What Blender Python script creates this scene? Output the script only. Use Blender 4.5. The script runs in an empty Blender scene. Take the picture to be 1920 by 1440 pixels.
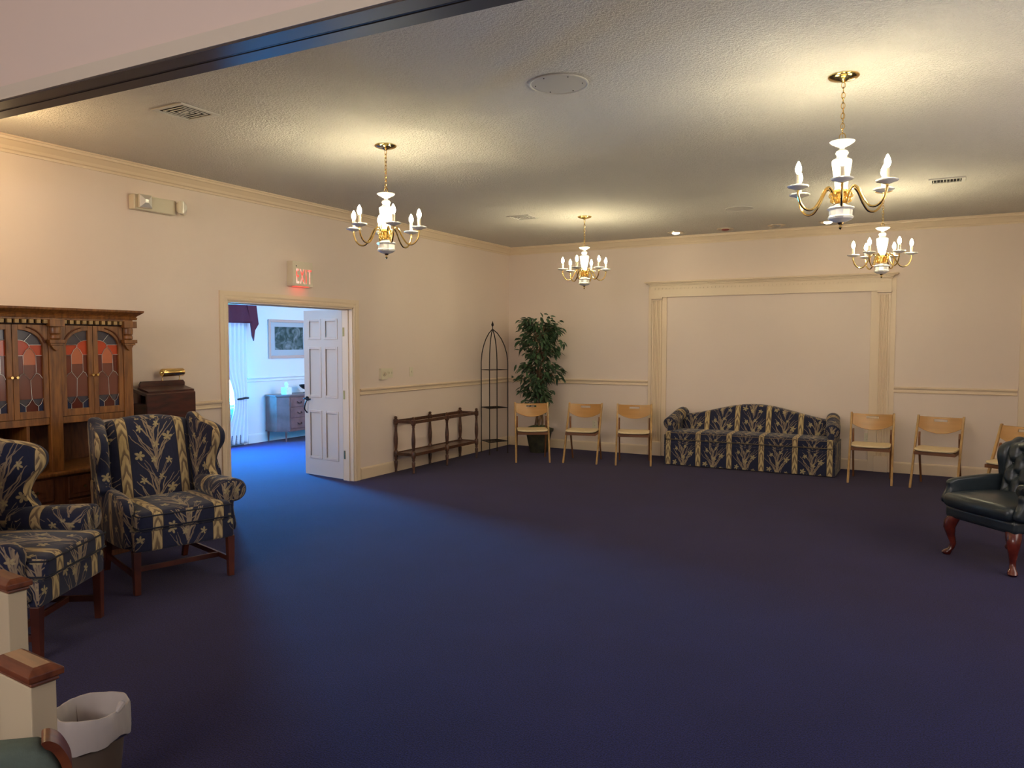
import bpy, bmesh, math, random
from mathutils import Vector, Matrix, Euler, noise as mnoise
random.seed(7)
S = bpy.context.scene
COL = S.collection
PI = math.pi
R = math.radians

# ------------------------------------------------------------ camera, world, exposure
F_PX = 1432.0
PITCH = math.atan(76.5 / F_PX)
YAW = math.atan(792 / math.hypot(F_PX, 76.5))
cam = bpy.data.objects.new('camera', bpy.data.cameras.new('camera'))
COL.objects.link(cam)
cam.data.sensor_width = 36.0
cam.data.lens = F_PX / 1920 * 36
cam.data.clip_start = 0.05
cam.location = (0, 0, 1.6)
cam.rotation_euler = (PI / 2 - PITCH, 0, YAW)
S.camera = cam
S.view_settings.view_transform = 'Standard'
S.view_settings.look = 'None'
S.view_settings.gamma = 1.0
S.view_settings.use_curve_mapping = False
S.view_settings.exposure = 0.0

W = bpy.data.worlds.new('world'); S.world = W
W.use_nodes = True
W.node_tree.nodes['Background'].inputs[0].default_value = (0.02, 0.36, 1.0, 1)   # dusk-blue daylight seen through the window
W.node_tree.nodes['Background'].inputs[1].default_value = 350.0
BULB = 345.0          # candle bulb emission
NEAR_LIGHT = 130.0    # unseen area light added behind the camera
PORTAL_Y, PORTAL_Z = (7.62, 8.42), (0.62, 2.0)

def area(name, loc, rot, sx, sy, power, color, portal=False):
    l = bpy.data.lights.new(name, 'AREA'); l.shape = 'RECTANGLE'; l.size = sx; l.size_y = sy
    l.energy = power; l.color = color
    if portal: l.cycles.is_portal = True
    o = bpy.data.objects.new(name, l); COL.objects.link(o); o.location = loc; o.rotation_euler = rot
    return o
# daylight portal in the far room's window (guides sky light, emits nothing itself); faces +X
area('window_portal', (-9.60, 7.945, 1.31), (0, R(-90), 0), 1.40, 0.99, 1.0, (1, 1, 1), portal=True)
# unseen area light added behind the camera; its window is made up
area('near_room_light', (-1.6, -3.9, 2.75), (R(95), 0, 0), 3.4, 1.0, NEAR_LIGHT, (1.0, 0.96, 0.97))
# assumed light of the far room, added without a fixture on its near wall
area('assumed_far_light', (-6.15, 9.6, 1.7), (0, R(90), 0), 1.2, 1.6, 50.0, (1.0, 0.90, 0.74))
area('far_room_door_fill', (-7.4, 4.1, 2.0), (R(84), 0, 0), 1.0, 0.8, 34.0, (1.0, 0.86, 0.72))  # added light without a fixture, brightens the open door leaf
# added fill light at the right wall, out of frame; no window known there
area('side_fill_light', (1.93, 5.2, 1.75), (0, R(90), 0), 1.5, 3.0, 38.0, (1.0, 0.93, 0.86))
# assumed warm lamp, unseen left of the frame, for the upper-left wall and ceiling glow
pl = bpy.data.lights.new('assumed_lamp_light', 'POINT'); pl.energy = 15; pl.color = (1, 0.72, 0.36); pl.shadow_soft_size = 0.06
plo = bpy.data.objects.new('assumed_lamp_light', pl); COL.objects.link(plo); plo.location = (-5.15, 2.6, 2.76)

# ------------------------------------------------------------ room numbers
XL, YB, ZC = -5.856, 10.50, 3.08
XR, YN = 1.95, -4.0
WT = 0.14

# ------------------------------------------------------------ node maths
def lin(c):
    c = c / 255.0
    return c / 12.92 if c <= 0.04045 else ((c + 0.055) / 1.055) ** 2.4
def rgb(r, g, b): return (lin(r), lin(g), lin(b), 1.0)

class X:
    """a float socket (or number) with arithmetic"""
    def __init__(s, nt, v): s.nt, s.v = nt, v
    def _m(s, op, b=None, c=None, clamp=False):
        n = s.nt.nodes.new('ShaderNodeMath'); n.operation = op; n.use_clamp = clamp
        for i, q in enumerate((s, b, c)):
            if q is None: continue
            q = q.v if isinstance(q, X) else q
            if isinstance(q, (int, float)): n.inputs[i].default_value = q
            else: s.nt.links.new(q, n.inputs[i])
        return X(s.nt, n.outputs[0])
    def __add__(s, o): return s._m('ADD', o)
    def __sub__(s, o): return s._m('SUBTRACT', o)
    def __mul__(s, o): return s._m('MULTIPLY', o)
    def __truediv__(s, o): return s._m('DIVIDE', o)
    def __radd__(s, o): return s._m('ADD', o)
    def __rmul__(s, o): return s._m('MULTIPLY', o)
    def rsub(s, o): return X(s.nt, o)._m('SUBTRACT', s)
    def abs(s): return s._m('ABSOLUTE')
    def fract(s): return s._m('FRACT')
    def pow(s, e): return s._m('POWER', e)
    def lt(s, o): return s._m('LESS_THAN', o)
    def gt(s, o): return s._m('GREATER_THAN', o)
    def max(s, o): return s._m('MAXIMUM', o)
    def min(s, o): return s._m('MINIMUM', o)
    def cos(s): return s._m('COSINE')
    def sqrt(s): return s._m('SQRT')
    def atan2(s, o): return s._m('ARCTAN2', o)
    def soft(s, edge, w):          # 1 below edge, falling to 0 across w
        return ((X(s.nt, edge) - s) * (1.0 / w) + 0.5)._m('ADD', 0.0, clamp=True)

MATS = {}
def base_mat(name):
    m = bpy.data.materials.new(name); m.use_nodes = True
    return m, m.node_tree, m.node_tree.nodes['Principled BSDF']
def newmat(name, col, rough=0.5, metal=0.0, var=0.0, vscale=8.0, bump=0.0, bscale=60.0, spec=0.5, stretch=None, var2=None, coat=0.0, coord='Object', dist=0.01):
    if name in MATS: return MATS[name]
    m, nt, b = base_mat(name)
    b.inputs['Base Color'].default_value = col
    b.inputs['Roughness'].default_value = rough
    b.inputs['Metallic'].default_value = metal
    b.inputs['Specular IOR Level'].default_value = spec
    b.inputs['Coat Weight'].default_value = coat
    b.inputs['Coat Roughness'].default_value = 0.15
    tc = nt.nodes.new('ShaderNodeTexCoord'); mp = nt.nodes.new('ShaderNodeMapping')
    nt.links.new(tc.outputs[coord], mp.inputs[0])
    if stretch: mp.inputs['Scale'].default_value = stretch
    if var or var2:
        n = nt.nodes.new('ShaderNodeTexNoise'); n.inputs['Scale'].default_value = vscale; n.inputs['Detail'].default_value = 4
        nt.links.new(mp.outputs[0], n.inputs['Vector'])
        mx = nt.nodes.new('ShaderNodeMix'); mx.data_type = 'RGBA'
        c2 = var2 if var2 else tuple(max(0, c * (1 - var)) for c in col[:3]) + (1,)
        mx.inputs[6].default_value = col; mx.inputs[7].default_value = c2
        rp = nt.nodes.new('ShaderNodeValToRGB'); rp.color_ramp.elements[0].position = 0.35; rp.color_ramp.elements[1].position = 0.68
        nt.links.new(n.outputs[0], rp.inputs[0]); nt.links.new(rp.outputs[0], mx.inputs[0])
        nt.links.new(mx.outputs[2], b.inputs['Base Color'])
    if bump:
        n2 = nt.nodes.new('ShaderNodeTexNoise'); n2.inputs['Scale'].default_value = bscale; n2.inputs['Detail'].default_value = 3
        nt.links.new(tc.outputs[coord], n2.inputs['Vector'])
        bp = nt.nodes.new('ShaderNodeBump'); bp.inputs['Strength'].default_value = bump; bp.inputs['Distance'].default_value = dist
        nt.links.new(n2.outputs[0], bp.inputs['Height']); nt.links.new(bp.outputs[0], b.inputs['Normal'])
    MATS[name] = m
    return m
def emis(name, col, strength):
    m, nt, b = base_mat(name)
    b.inputs['Base Color'].default_value = col
    b.inputs['Emission Color'].default_value = col
    b.inputs['Emission Strength'].default_value = strength
    return m

M_WALL = newmat('wall_paint', (0.78, 0.64, 0.55, 1), 0.75, bump=0.04, bscale=180)
M_TRIM = newmat('trim_paint', (0.78, 0.615, 0.44, 1), 0.42)
M_WALL2 = newmat('far_room_paint', (0.72, 0.69, 0.66, 1), 0.75)
M_BEAM = newmat('track_metal', rgb(96, 86, 78), 0.5, 0.3)
M_GAP = newmat('dark_gap', rgb(22, 18, 16), 0.9)
M_BRASS = newmat('polished_brass', (0.86, 0.62, 0.24, 1), 0.16, 1.0)
M_GOLD = newmat('gilt_fretwork', (0.92, 0.62, 0.18, 1), 0.3, 1.0)
M_CERAM = newmat('white_ceramic', (0.82, 0.79, 0.74, 1), 0.22, coat=0.3)
M_SLEEVE = newmat('candle_sleeve', (0.85, 0.74, 0.55, 1), 0.5)
M_PLASTIC = newmat('ivory_plastic', (0.72, 0.64, 0.48, 1), 0.4)
M_SIGN = newmat('sign_housing', (0.72, 0.62, 0.47, 1), 0.5)
M_WHITE = newmat('white_metal', (0.70, 0.66, 0.60, 1), 0.5)
M_DARKMETAL = newmat('dark_iron', rgb(44, 34, 28), 0.45, 0.5)
M_MIRROR = newmat('reflector', (0.85, 0.82, 0.76, 1), 0.38, 0.7)
M_OAK = newmat('golden_oak', rgb(146, 92, 40), 0.42, var2=rgb(102, 58, 22), vscale=5, stretch=(9, 9, 1.2), coat=0.15)
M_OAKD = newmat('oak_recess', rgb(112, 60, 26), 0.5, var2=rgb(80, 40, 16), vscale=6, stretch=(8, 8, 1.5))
M_MAHOG = newmat('dark_mahogany', rgb(74, 26, 20), 0.35, var2=rgb(44, 14, 12), vscale=4, stretch=(2, 2, 9), coat=0.2)
M_WALNUT = newmat('walnut', rgb(92, 56, 36), 0.4, var2=rgb(58, 32, 20), vscale=6, stretch=(4, 4, 4), coat=0.2)
M_CHLEG = newmat('chair_leg_wood', rgb(100, 46, 26), 0.38, var2=rgb(66, 26, 14), vscale=5, coat=0.3)
M_BEECH = newmat('beech', rgb(182, 142, 86), 0.4, var2=rgb(158, 116, 64), vscale=5, stretch=(6, 6, 2), coat=0.15)
M_PLY = newmat('beech_ply', rgb(178, 128, 66), 0.38, var2=rgb(160, 110, 52), vscale=3, stretch=(1, 2, 8), coat=0.25)
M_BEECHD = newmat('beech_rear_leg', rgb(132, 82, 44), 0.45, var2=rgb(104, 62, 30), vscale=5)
M_SEATPAD = newmat('cream_vinyl', rgb(228, 204, 160), 0.5)
M_LEATHER = newmat('navy_leather', rgb(38, 46, 52), 0.34, bump=0.25, bscale=140, dist=0.002, var=0.25, vscale=14, coat=0.1)
M_CABRIOLE = newmat('cherry_leg', rgb(112, 42, 28), 0.25, var2=rgb(72, 22, 14), vscale=9, coat=0.5)
M_LEAF = newmat('ficus_leaf', rgb(74, 100, 66), 0.42, var2=rgb(38, 60, 42), vscale=9)
M_BARK = newmat('bark', rgb(128, 98, 72), 0.8, var=0.4, vscale=20, bump=0.3, bscale=60)
M_POT = newmat('mossy_pot', rgb(70, 66, 46), 0.8, var2=rgb(42, 44, 34), vscale=12, bump=0.4, bscale=50)
M_MOSS = newmat('moss', rgb(64, 78, 48), 0.95, bump=1.0, bscale=90, dist=0.02)
M_SAGE = newmat('sage_upholstery', rgb(92, 106, 96), 0.9, bump=0.3, bscale=300, dist=0.002, var=0.12, vscale=60)
M_CAPWOOD = newmat('stained_cap', rgb(118, 64, 36), 0.3, var2=rgb(86, 42, 22), vscale=4, stretch=(2, 10, 6), coat=0.1)
M_POSTPAINT = newmat('cream_post_paint', (0.58, 0.48, 0.32, 1), 0.45)
M_TEAK = newmat('dresser_wood', rgb(124, 82, 74), 0.5, var2=rgb(94, 58, 50), vscale=6)
M_VALANCE = newmat('burgundy_cloth', rgb(84, 22, 38), 0.85, bump=0.2, bscale=200, dist=0.002)
M_BRONZE = newmat('dark_bronze', rgb(40, 34, 34), 0.3, 0.7)
M_TISSUE = newmat('tissue', (0.85, 0.85, 0.85, 1), 0.9)
M_PFRAME = newmat('pale_frame_wood', rgb(196, 158, 138), 0.45)
M_MATTE = newmat('picture_mat', (0.8, 0.8, 0.8, 1), 0.6)
M_HEATER = newmat('heater_metal', rgb(120, 120, 126), 0.5, 0.3)
M_LINER = None

def carpet():
    m, nt, b = base_mat('navy_carpet')
    tc = nt.nodes.new('ShaderNodeTexCoord')
    n = nt.nodes.new('ShaderNodeTexNoise'); n.inputs['Scale'].default_value = 160; n.inputs['Detail'].default_value = 3
    nb = nt.nodes.new('ShaderNodeTexNoise'); nb.inputs['Scale'].default_value = 2.2; nb.inputs['Detail'].default_value = 3
    for q in (n, nb): nt.links.new(tc.outputs['Object'], q.inputs['Vector'])
    rp = nt.nodes.new('ShaderNodeValToRGB')
    rp.color_ramp.elements[0].position = 0.36; rp.color_ramp.elements[0].color = (0.004, 0.005, 0.034, 1)
    rp.color_ramp.elements[1].position = 0.66; rp.color_ramp.elements[1].color = (0.017, 0.021, 0.135, 1)
    nt.links.new(n.outputs[0], rp.inputs[0])
    mx = nt.nodes.new('ShaderNodeMix'); mx.data_type = 'RGBA'; mx.blend_type = 'MULTIPLY'; mx.inputs[0].default_value = 0.35
    nt.links.new(rp.outputs[0], mx.inputs[6]); nt.links.new(nb.outputs[0], mx.inputs[7])
    nt.links.new(mx.outputs[2], b.inputs['Base Color'])
    b.inputs['Roughness'].default_value = 1.0; b.inputs['Specular IOR Level'].default_value = 0.1
    b.inputs['Sheen Weight'].default_value = 0.105; b.inputs['Sheen Roughness'].default_value = 0.5; b.inputs['Sheen Tint'].default_value = (1, .80, .66, 1)
    bp = nt.nodes.new('ShaderNodeBump'); bp.inputs['Strength'].default_value = 0.6; bp.inputs['Distance'].default_value = 0.006
    nt.links.new(n.outputs[0], bp.inputs['Height']); nt.links.new(bp.outputs[0], b.inputs['Normal'])
    return m
M_CARPET = carpet()

def popcorn():
    m, nt, b = base_mat('textured_ceiling')
    b.inputs['Base Color'].default_value = (0.78, 0.725, 0.66, 1); b.inputs['Roughness'].default_value = 0.9
    b.inputs['Specular IOR Level'].default_value = 0.2
    tc = nt.nodes.new('ShaderNodeTexCoord')
    n = nt.nodes.new('ShaderNodeTexNoise'); n.inputs['Scale'].default_value = 70; n.inputs['Detail'].default_value = 3; n.inputs['Roughness'].default_value = 0.6
    nt.links.new(tc.outputs['Object'], n.inputs['Vector'])
    rp = nt.nodes.new('ShaderNodeValToRGB'); rp.color_ramp.elements[0].position = 0.42; rp.color_ramp.elements[1].position = 0.6
    nt.links.new(n.outputs[0], rp.inputs[0])
    bp = nt.nodes.new('ShaderNodeBump'); bp.inputs['Strength'].default_value = 0.8; bp.inputs['Distance'].default_value = 0.009
    nt.links.new(rp.outputs[0], bp.inputs['Height']); nt.links.new(bp.outputs[0], b.inputs['Normal'])
    return m
M_CEIL = popcorn()

def fabric():
    """navy brocade: ikat-flame stripes and sprays of lilies; UV in metres"""
    m, nt, b = base_mat('lily_stripe_fabric')
    uv = nt.nodes.new('ShaderNodeUVMap'); sp = nt.nodes.new('ShaderNodeSeparateXYZ')
    nt.links.new(uv.outputs[0], sp.inputs[0])
    U, V = X(nt, sp.outputs[0]), X(nt, sp.outputs[1])
    no = nt.nodes.new('ShaderNodeTexNoise'); no.inputs['Scale'].default_value = 9; no.inputs['Detail'].default_value = 2
    nt.links.new(uv.outputs[0], no.inputs['Vector'])
    so = nt.nodes.new('ShaderNodeSeparateColor'); nt.links.new(no.outputs['Color'], so.inputs[0])
    n1 = X(nt, so.outputs[0]) - 0.5; n2 = X(nt, so.outputs[1]) - 0.5
    P, Q = 0.395, 0.36
    x = ((U / P).fract() - 0.5) * P                # spray centred, stripes at +-P/2
    stripe = x.abs().gt(P / 2 - 0.036)
    xs = x + n1 * 0.045
    y = (V / Q).fract() * Q + n2 * 0.045
    mask = None
    blades = [(-.06, -.3, 0, .33, .0045), (.05, .5, 0, .30, .0045), (.20, 1.3, .01, .27, .0040), (-.24, -1.0, .01, .26, .0040), (.42, 1.6, .03, .20, .0036), (-.48, -1.4, .02, .21, .0036),
              (.95, -2.2, .05, .19, .0034), (-1.0, 2.4, .06, .17, .0034), (.30, 2.6, .12, .20, .0036), (-.20, -2.4, .14, .18, .0036), (.75, .4, .17, .15, .0034), (-.8, 0, .18, .14, .0034),
              (1.5, -5.5, .10, .12, .0030), (-1.4, 5.0, .11, .12, .0030), (.5, 2.5, .25, .11, .0032), (-.45, -2.8, .26, .10, .0032), (.02, -.6, .08, .24, .0045)]
    for a, c, y0, L, w in blades:
        t = y - y0
        d = (xs - t * a - t * t * c).abs() + t * (w / L * .8)
        k = d.soft(w * 1.45, 0.003) * (t.gt(0.0) * t.lt(L))
        mask = k if mask is None else mask.max(k)
    yb = ((V / Q) + 0.5).fract() * Q + n2 * 0.045
    for a, c, y0, L, w in ((.12, .9, .0, .22, .0036), (-.15, -.8, .02, .22, .0036), (.6, -.8, .06, .17, .0032), (-.62, .9, .05, .17, .0032), (1.1, -1.5, .09, .13, .003), (-1.1, 1.2, .10, .13, .003), (.3, .5, .15, .16, .0034), (-.35, -.6, .17, .15, .0034)):
        t = yb - y0
        k = ((xs - t * a - t * t * c).abs() + t * (w / L * .8)).soft(w * 1.3, 0.003) * (t.gt(0.0) * t.lt(L))
        mask = mask.max(k * 0.8)
    ring = None
    flowers = [(0.098, 0.215, 0.034), (-0.105, 0.085, 0.034), (0.095, 0.05, 0.026), (-0.085, 0.27, 0.026), (0.01, 0.165, 0.028), (-0.015, 0.06, 0.022), (0.03, 0.30, 0.022)]
    for fx, fy, r in flowers:
        dx = xs - fx; dy = y - fy
        rr = (dx * dx + dy * dy).sqrt()
        th = dy.atan2(dx)
        pet = ((th * 2.5 + fx * 30).cos().abs() * 0.75 + 0.25) * r
        k = (rr - pet).soft(0.0, 0.006)
        ring = k if ring is None else ring.max(k)
    # stripe: chevron flames
    xc = x.abs().rsub(P / 2)                     # distance from stripe centre
    saw = ((V / 0.12) + xc * 26.0 + n1 * 1.2 + n2 * .8).fract()
    flame = saw.soft(0.42, 0.25) * xc.soft(0.029, 0.008)
    edge = xc.gt(0.031)
    nf = nt.nodes.new('ShaderNodeTexNoise'); nf.inputs['Scale'].default_value = 90; nf.inputs['Detail'].default_value = 2
    mpf = nt.nodes.new('ShaderNodeMapping'); mpf.inputs['Scale'].default_value = (1, 0.25, 1)
    nt.links.new(uv.outputs[0], mpf.inputs[0]); nt.links.new(mpf.outputs[0], nf.inputs['Vector'])
    def mix(f, a, c):
        n = nt.nodes.new('ShaderNodeMix'); n.data_type = 'RGBA'
        for i, q in ((0, f), (6, a), (7, c)):
            q = q.v if isinstance(q, X) else q
            if isinstance(q, (tuple, float, int)): n.inputs[i].default_value = q
            else: nt.links.new(q, n.inputs[i])
        return n.outputs[2]
    navy = mix(nf.outputs[0], rgb(24, 27, 50), rgb(36, 40, 66))
    leafc = mix(no.outputs[0], rgb(118, 102, 88), rgb(176, 154, 122))
    flowc = mix(nf.outputs[0], rgb(186, 174, 124), rgb(146, 122, 98))
    ground = mix(mask * 0.9, navy, leafc)
    ground = mix(ring * 0.9, ground, flowc)
    strip = mix(flame * 0.85, mix(nf.outputs[0], rgb(204, 180, 130), rgb(168, 144, 104)), rgb(98, 80, 66))
    strip = mix(edge, strip, rgb(52, 46, 48))
    out = mix(stripe, ground, strip)
    nt.links.new(out, b.inputs['Base Color'])
    b.inputs['Roughness'].default_value = 0.78; b.inputs['Specular IOR Level'].default_value = 0.25
    b.inputs['Sheen Weight'].default_value = 0.15
    return m
M_FABRIC = fabric()

# ------------------------------------------------------------ mesh helpers
def BM(): return bmesh.new()
def box(bm, x0, x1, y0, y1, z0, z1, mi=0, mtx=None):
    vs = [bm.verts.new((x, y, z)) for x in (x0, x1) for y in (y0, y1) for z in (z0, z1)]
    if mtx is not None:
        for v in vs: v.co = mtx @ v.co
    for f in ((0, 1, 3, 2), (4, 6, 7, 5), (0, 4, 5, 1), (2, 3, 7, 6), (0, 2, 6, 4), (1, 5, 7, 3)):
        fc = bm.faces.new([vs[i] for i in f]); fc.material_index = mi
    return vs
def frame_of(d):
    d = d.normalized(); u = Vector((0, 0, 1)) if abs(d.z) < 0.9 else Vector((1, 0, 0))
    a = u.cross(d).normalized(); return a, d.cross(a)
def bar(bm, p, q, w, h=None, up=None, mi=0):
    """rectangular bar from p to q"""
    p, q = Vector(p), Vector(q); h = h or w; d = (q - p).normalized()
    u = Vector(up) if up else (Vector((0, 0, 1)) if abs(d.z) < 0.9 else Vector((0, 1, 0)))
    a = u.cross(d).normalized(); b = d.cross(a)
    vs = []
    for c in (p, q):
        for s, t in ((-1, -1), (1, -1), (1, 1), (-1, 1)): vs.append(bm.verts.new(c + a * s * w / 2 + b * t * h / 2))
    for f in ((3, 2, 1, 0), (4, 5, 6, 7), (0, 1, 5, 4), (1, 2, 6, 5), (2, 3, 7, 6), (3, 0, 4, 7)):
        bm.faces.new([vs[i] for i in f]).material_index = mi
def rings(bm, rs, cap=True, mi=0, closed=False, uvf=None):
    vr = [[bm.verts.new(p) for p in r] for r in rs]
    n = len(vr[0]); m = len(vr)
    for i in range(m if closed else m - 1):
        A, B = vr[i], vr[(i + 1) % m]
        for j in range(n):
            f = bm.faces.new((A[j], A[(j + 1) % n], B[(j + 1) % n], B[j])); f.material_index = mi
            if uvf:
                L = bm.loops.layers.uv.verify()
                for lp, (a, b) in zip(f.loops, ((i, j), (i, j + 1), (i + 1, j + 1), (i + 1, j))): lp[L].uv = uvf(a, b)
    if cap and not closed:
        for r, fl in ((vr[0], True), (vr[-1], False)):
            f = bm.faces.new(list(reversed(r)) if fl else r); f.material_index = mi
            if uvf:
                L = bm.loops.layers.uv.verify(); c0 = sum((v.co for v in r), Vector()) / len(r)
                for lp in f.loops: lp[L].uv = (lp.vert.co.x - c0.x + .20, lp.vert.co.z - c0.z + .16)
    return vr
def lathe(bm, prof, c=(0, 0, 0), seg=20, mi=0, sides=None):
    """prof: list of (r, z)"""
    n = sides or seg
    rs = [[(c[0] + max(r, 1e-4) * math.cos(2 * PI * k / n), c[1] + max(r, 1e-4) * math.sin(2 * PI * k / n), c[2] + z) for k in range(n)] for r, z in prof]
    return rings(bm, rs, True, mi)
def tube(bm, pts, r, seg=8, closed=False, mi=0, cap=True):
    pts = [Vector(p) for p in pts]; rs = []; n = len(pts)
    prev = None
    for i, p in enumerate(pts):
        d = (pts[(i + 1) % n] - pts[i - 1]) if closed else (pts[min(i + 1, n - 1)] - pts[max(i - 1, 0)])
        d.normalize()
        if prev is None: a, b = frame_of(d)
        else:
            a = (prev - d * prev.dot(d)).normalized(); b = d.cross(a)
        prev = a
        rr = r[i] if isinstance(r, (list, tuple)) else r
        rs.append([p + (a * math.cos(2 * PI * k / seg) + b * math.sin(2 * PI * k / seg)) * rr for k in range(seg)])
    rings(bm, rs, cap, mi, closed)
def prism(bm, poly, fn, w0, w1, mi=0):
    """poly list of (u,v); fn(u,v,w)->xyz"""
    A = [bm.verts.new(fn(u, v, w0)) for u, v in poly]; B = [bm.verts.new(fn(u, v, w1)) for u, v in poly]
    n = len(poly)
    bm.faces.new(list(reversed(A))).material_index = mi; bm.faces.new(B).material_index = mi
    for i in range(n): bm.faces.new((A[i], A[(i + 1) % n], B[(i + 1) % n], B[i])).material_index = mi
def spline(pts, n=8, closed=False):
    out = []; m = len(pts); pts = [Vector(p) for p in pts]
    for i in range(m if closed else m - 1):
        if closed: p0, p1, p2, p3 = pts[i - 1], pts[i], pts[(i + 1) % m], pts[(i + 2) % m]
        else: p0, p1, p2, p3 = pts[max(i - 1, 0)], pts[i], pts[i + 1], pts[min(i + 2, m - 1)]
        for k in range(n):
            t = k / n
            out.append(0.5 * ((2 * p1) + (p2 - p0) * t + (2 * p0 - 5 * p1 + 4 * p2 - p3) * t * t + (3 * p1 - p0 - 3 * p2 + p3) * t ** 3))
    if not closed: out.append(pts[-1])
    return out
def puff(bm, x0, x1, y0, y1, z0, z1, r=0.03, crown=0.0, n=10, fn=None):
    """rounded cushion"""
    c = Vector(((x0 + x1) / 2, (y0 + y1) / 2, (z0 + z1) / 2)); h = Vector(((x1 - x0) / 2, (y1 - y0) / 2, (z1 - z0) / 2))
    def ax(hh):
        s = [-hh, -hh + r * 0.25, -hh + r * 0.6, -hh + r]
        mid = [(-hh + r) + (2 * hh - 2 * r) * k / n for k in range(1, n)]
        return s + mid + [-q for q in reversed(s)]
    AX = [ax(h.x), ax(h.y), ax(h.z)]
    cache = {}
    def V(i, j, k):
        if (i, j, k) in cache: return cache[(i, j, k)]
        p = Vector((AX[0][i], AX[1][j], AX[2][k]))
        q = Vector([max(-h[a] + r, min(h[a] - r, p[a])) for a in range(3)])
        d = p - q
        if d.length > 1e-9: p = q + d.normalized() * r
        if crown:
            g = max(0, 1 - (p.x / h.x) ** 2) * max(0, 1 - (p.y / h.y) ** 2)
            p.z += crown * g ** 0.7 * (1 if p.z > 0 else -0.3)
        p = p + c
        if fn: p = Vector(fn(p))
        v = bm.verts.new(p); cache[(i, j, k)] = v; return v
    N = [len(a) for a in AX]
    for a, b, cc in ((0, 1, 2), (1, 2, 0), (2, 0, 1)):
        for side in (0, N[cc] - 1):
            for i in range(N[a] - 1):
                for j in range(N[b] - 1):
                    idx = []
                    for (ii, jj) in ((i, j), (i + 1, j), (i + 1, j + 1), (i, j + 1)):
                        t = [0, 0, 0]; t[a] = ii; t[b] = jj; t[cc] = side; idx.append(V(*t))
                    if side == 0: idx.reverse()
                    bm.faces.new(idx)
def slab(bm, hw, z0, zt, t, fn, nx=28, nz=24, front=None, p=6.0):
    """upholstered panel: half width hw(b), top zt(x); fn(x,y,z)->xyz; y=-t/2 is the front"""
    def pt(i, j, s):
        a = math.sin((i / nx * 2 - 1) * PI / 2); b = 0.5 + 0.5 * math.sin((j / nz * 2 - 1) * PI / 2)
        x = a * hw(b); z = z0 + (zt(x) - z0) * b
        e = (max(0, 1 - abs(a) ** p)) ** 0.45 * (max(0, 1 - abs(2 * b - 1) ** (p * 1.3))) ** 0.45
        y = s * t / 2 * e
        if s < 0 and front: y += front(x, z) * e
        return fn(x, y, z)
    vf = [[bm.verts.new(pt(i, j, -1)) for i in range(nx + 1)] for j in range(nz + 1)]
    vb = [[(vf[j][i] if i in (0, nx) or j in (0, nz) else bm.verts.new(pt(i, j, 1))) for i in range(nx + 1)] for j in range(nz + 1)]
    for j in range(nz):
        for i in range(nx):
            bm.faces.new((vf[j][i], vf[j][i + 1], vf[j + 1][i + 1], vf[j + 1][i]))
            try: bm.faces.new((vb[j][i], vb[j + 1][i], vb[j + 1][i + 1], vb[j][i + 1]))
            except ValueError: pass
def pillow(bm, outl, t, fn, er=0.02, dome=0.0, k=4):
    """smooth star-shaped outline (u,v) thickened to t with rounded edges; fn(u,v,w)"""
    n = len(outl); cx = sum(p[0] for p in outl) / n; cy = sum(p[1] for p in outl) / n
    def ring(off, w):
        r = []
        for i in range(n):
            u, v = outl[i]; du, dv = cx - u, cy - v; L = math.hypot(du, dv) + 1e-9
            r.append(fn(u + du / L * off, v + dv / L * off, w))
        return r
    def ringf(s, w, w2):
        off = er
        r = []
        for i in range(n):
            u, v = outl[i]; du, dv = cx - u, cy - v; L = math.hypot(du, dv) + 1e-9
            uu, vv = u + du / L * off, v + dv / L * off
            r.append(fn(uu + (cx - uu) * s, vv + (cy - vv) * s, w + w2))
        return r
    rs = []
    for s in (0.96, 0.66, 0.33): rs.append(ringf(s, -t / 2, -dome * (1 - (1 - s) ** 2)))
    for q in range(k + 1):
        a = PI / 2 * q / k; rs.append(ring(er * (1 - math.sin(a)), -t / 2 + er - er * math.cos(a)))
    for q in range(k + 1):
        a = PI / 2 * (1 - q / k); rs.append(ring(er * (1 - math.sin(a)), t / 2 - er + er * math.cos(a)))
    for s in (0.33, 0.66, 0.96): rs.append(ringf(s, t / 2, dome * (1 - (1 - s) ** 2)))
    rings(bm, rs)

def boxuv(bm, du=0.0, dv=0.0, fu=None):
    L = bm.loops.layers.uv.verify()
    bm.normal_update()
    for f in bm.faces:
        n = f.normal; ax, ay, az = abs(n.x), abs(n.y), abs(n.z)
        for lp in f.loops:
            c = lp.vert.co
            if az > max(ax, ay) * 1.05: u, v = c.x, c.y
            elif ax > ay * 1.25: u, v = c.y, c.z
            else: u, v = c.x, c.z
            lp[L].uv = (u + du, v + dv)

def obj(name, bm, mats, parent=None, smooth=35, bevel=0.0, uv=None, recalc=True):
    if recalc: bmesh.ops.recalc_face_normals(bm, faces=bm.faces)
    if uv == 'box': boxuv(bm)
    elif isinstance(uv, tuple): boxuv(bm, *uv)
    me = bpy.data.meshes.new(name); bm.to_mesh(me); bm.free()
    for m in (mats if isinstance(mats, (list, tuple)) else [mats]): me.materials.append(m)
    if smooth:
        me.shade_smooth(); me.set_sharp_from_angle(angle=R(smooth))
    o = bpy.data.objects.new(name, me); COL.objects.link(o)
    if parent: o.parent = parent
    if bevel:
        md = o.modifiers.new('bevel', 'BEVEL'); md.width = bevel; md.segments = 2; md.limit_method = 'ANGLE'; md.angle_limit = R(40); md.harden_normals = False
    return o
def thing(name, label, cat, loc=(0, 0, 0), rz=0.0, group=None):
    o = bpy.data.objects.new(name, None); COL.objects.link(o); o.empty_display_size = 0.1
    o.location = loc; o.rotation_euler = (0, 0, rz); o['label'] = label; o['category'] = cat
    if group: o['group'] = group
    return o
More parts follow.
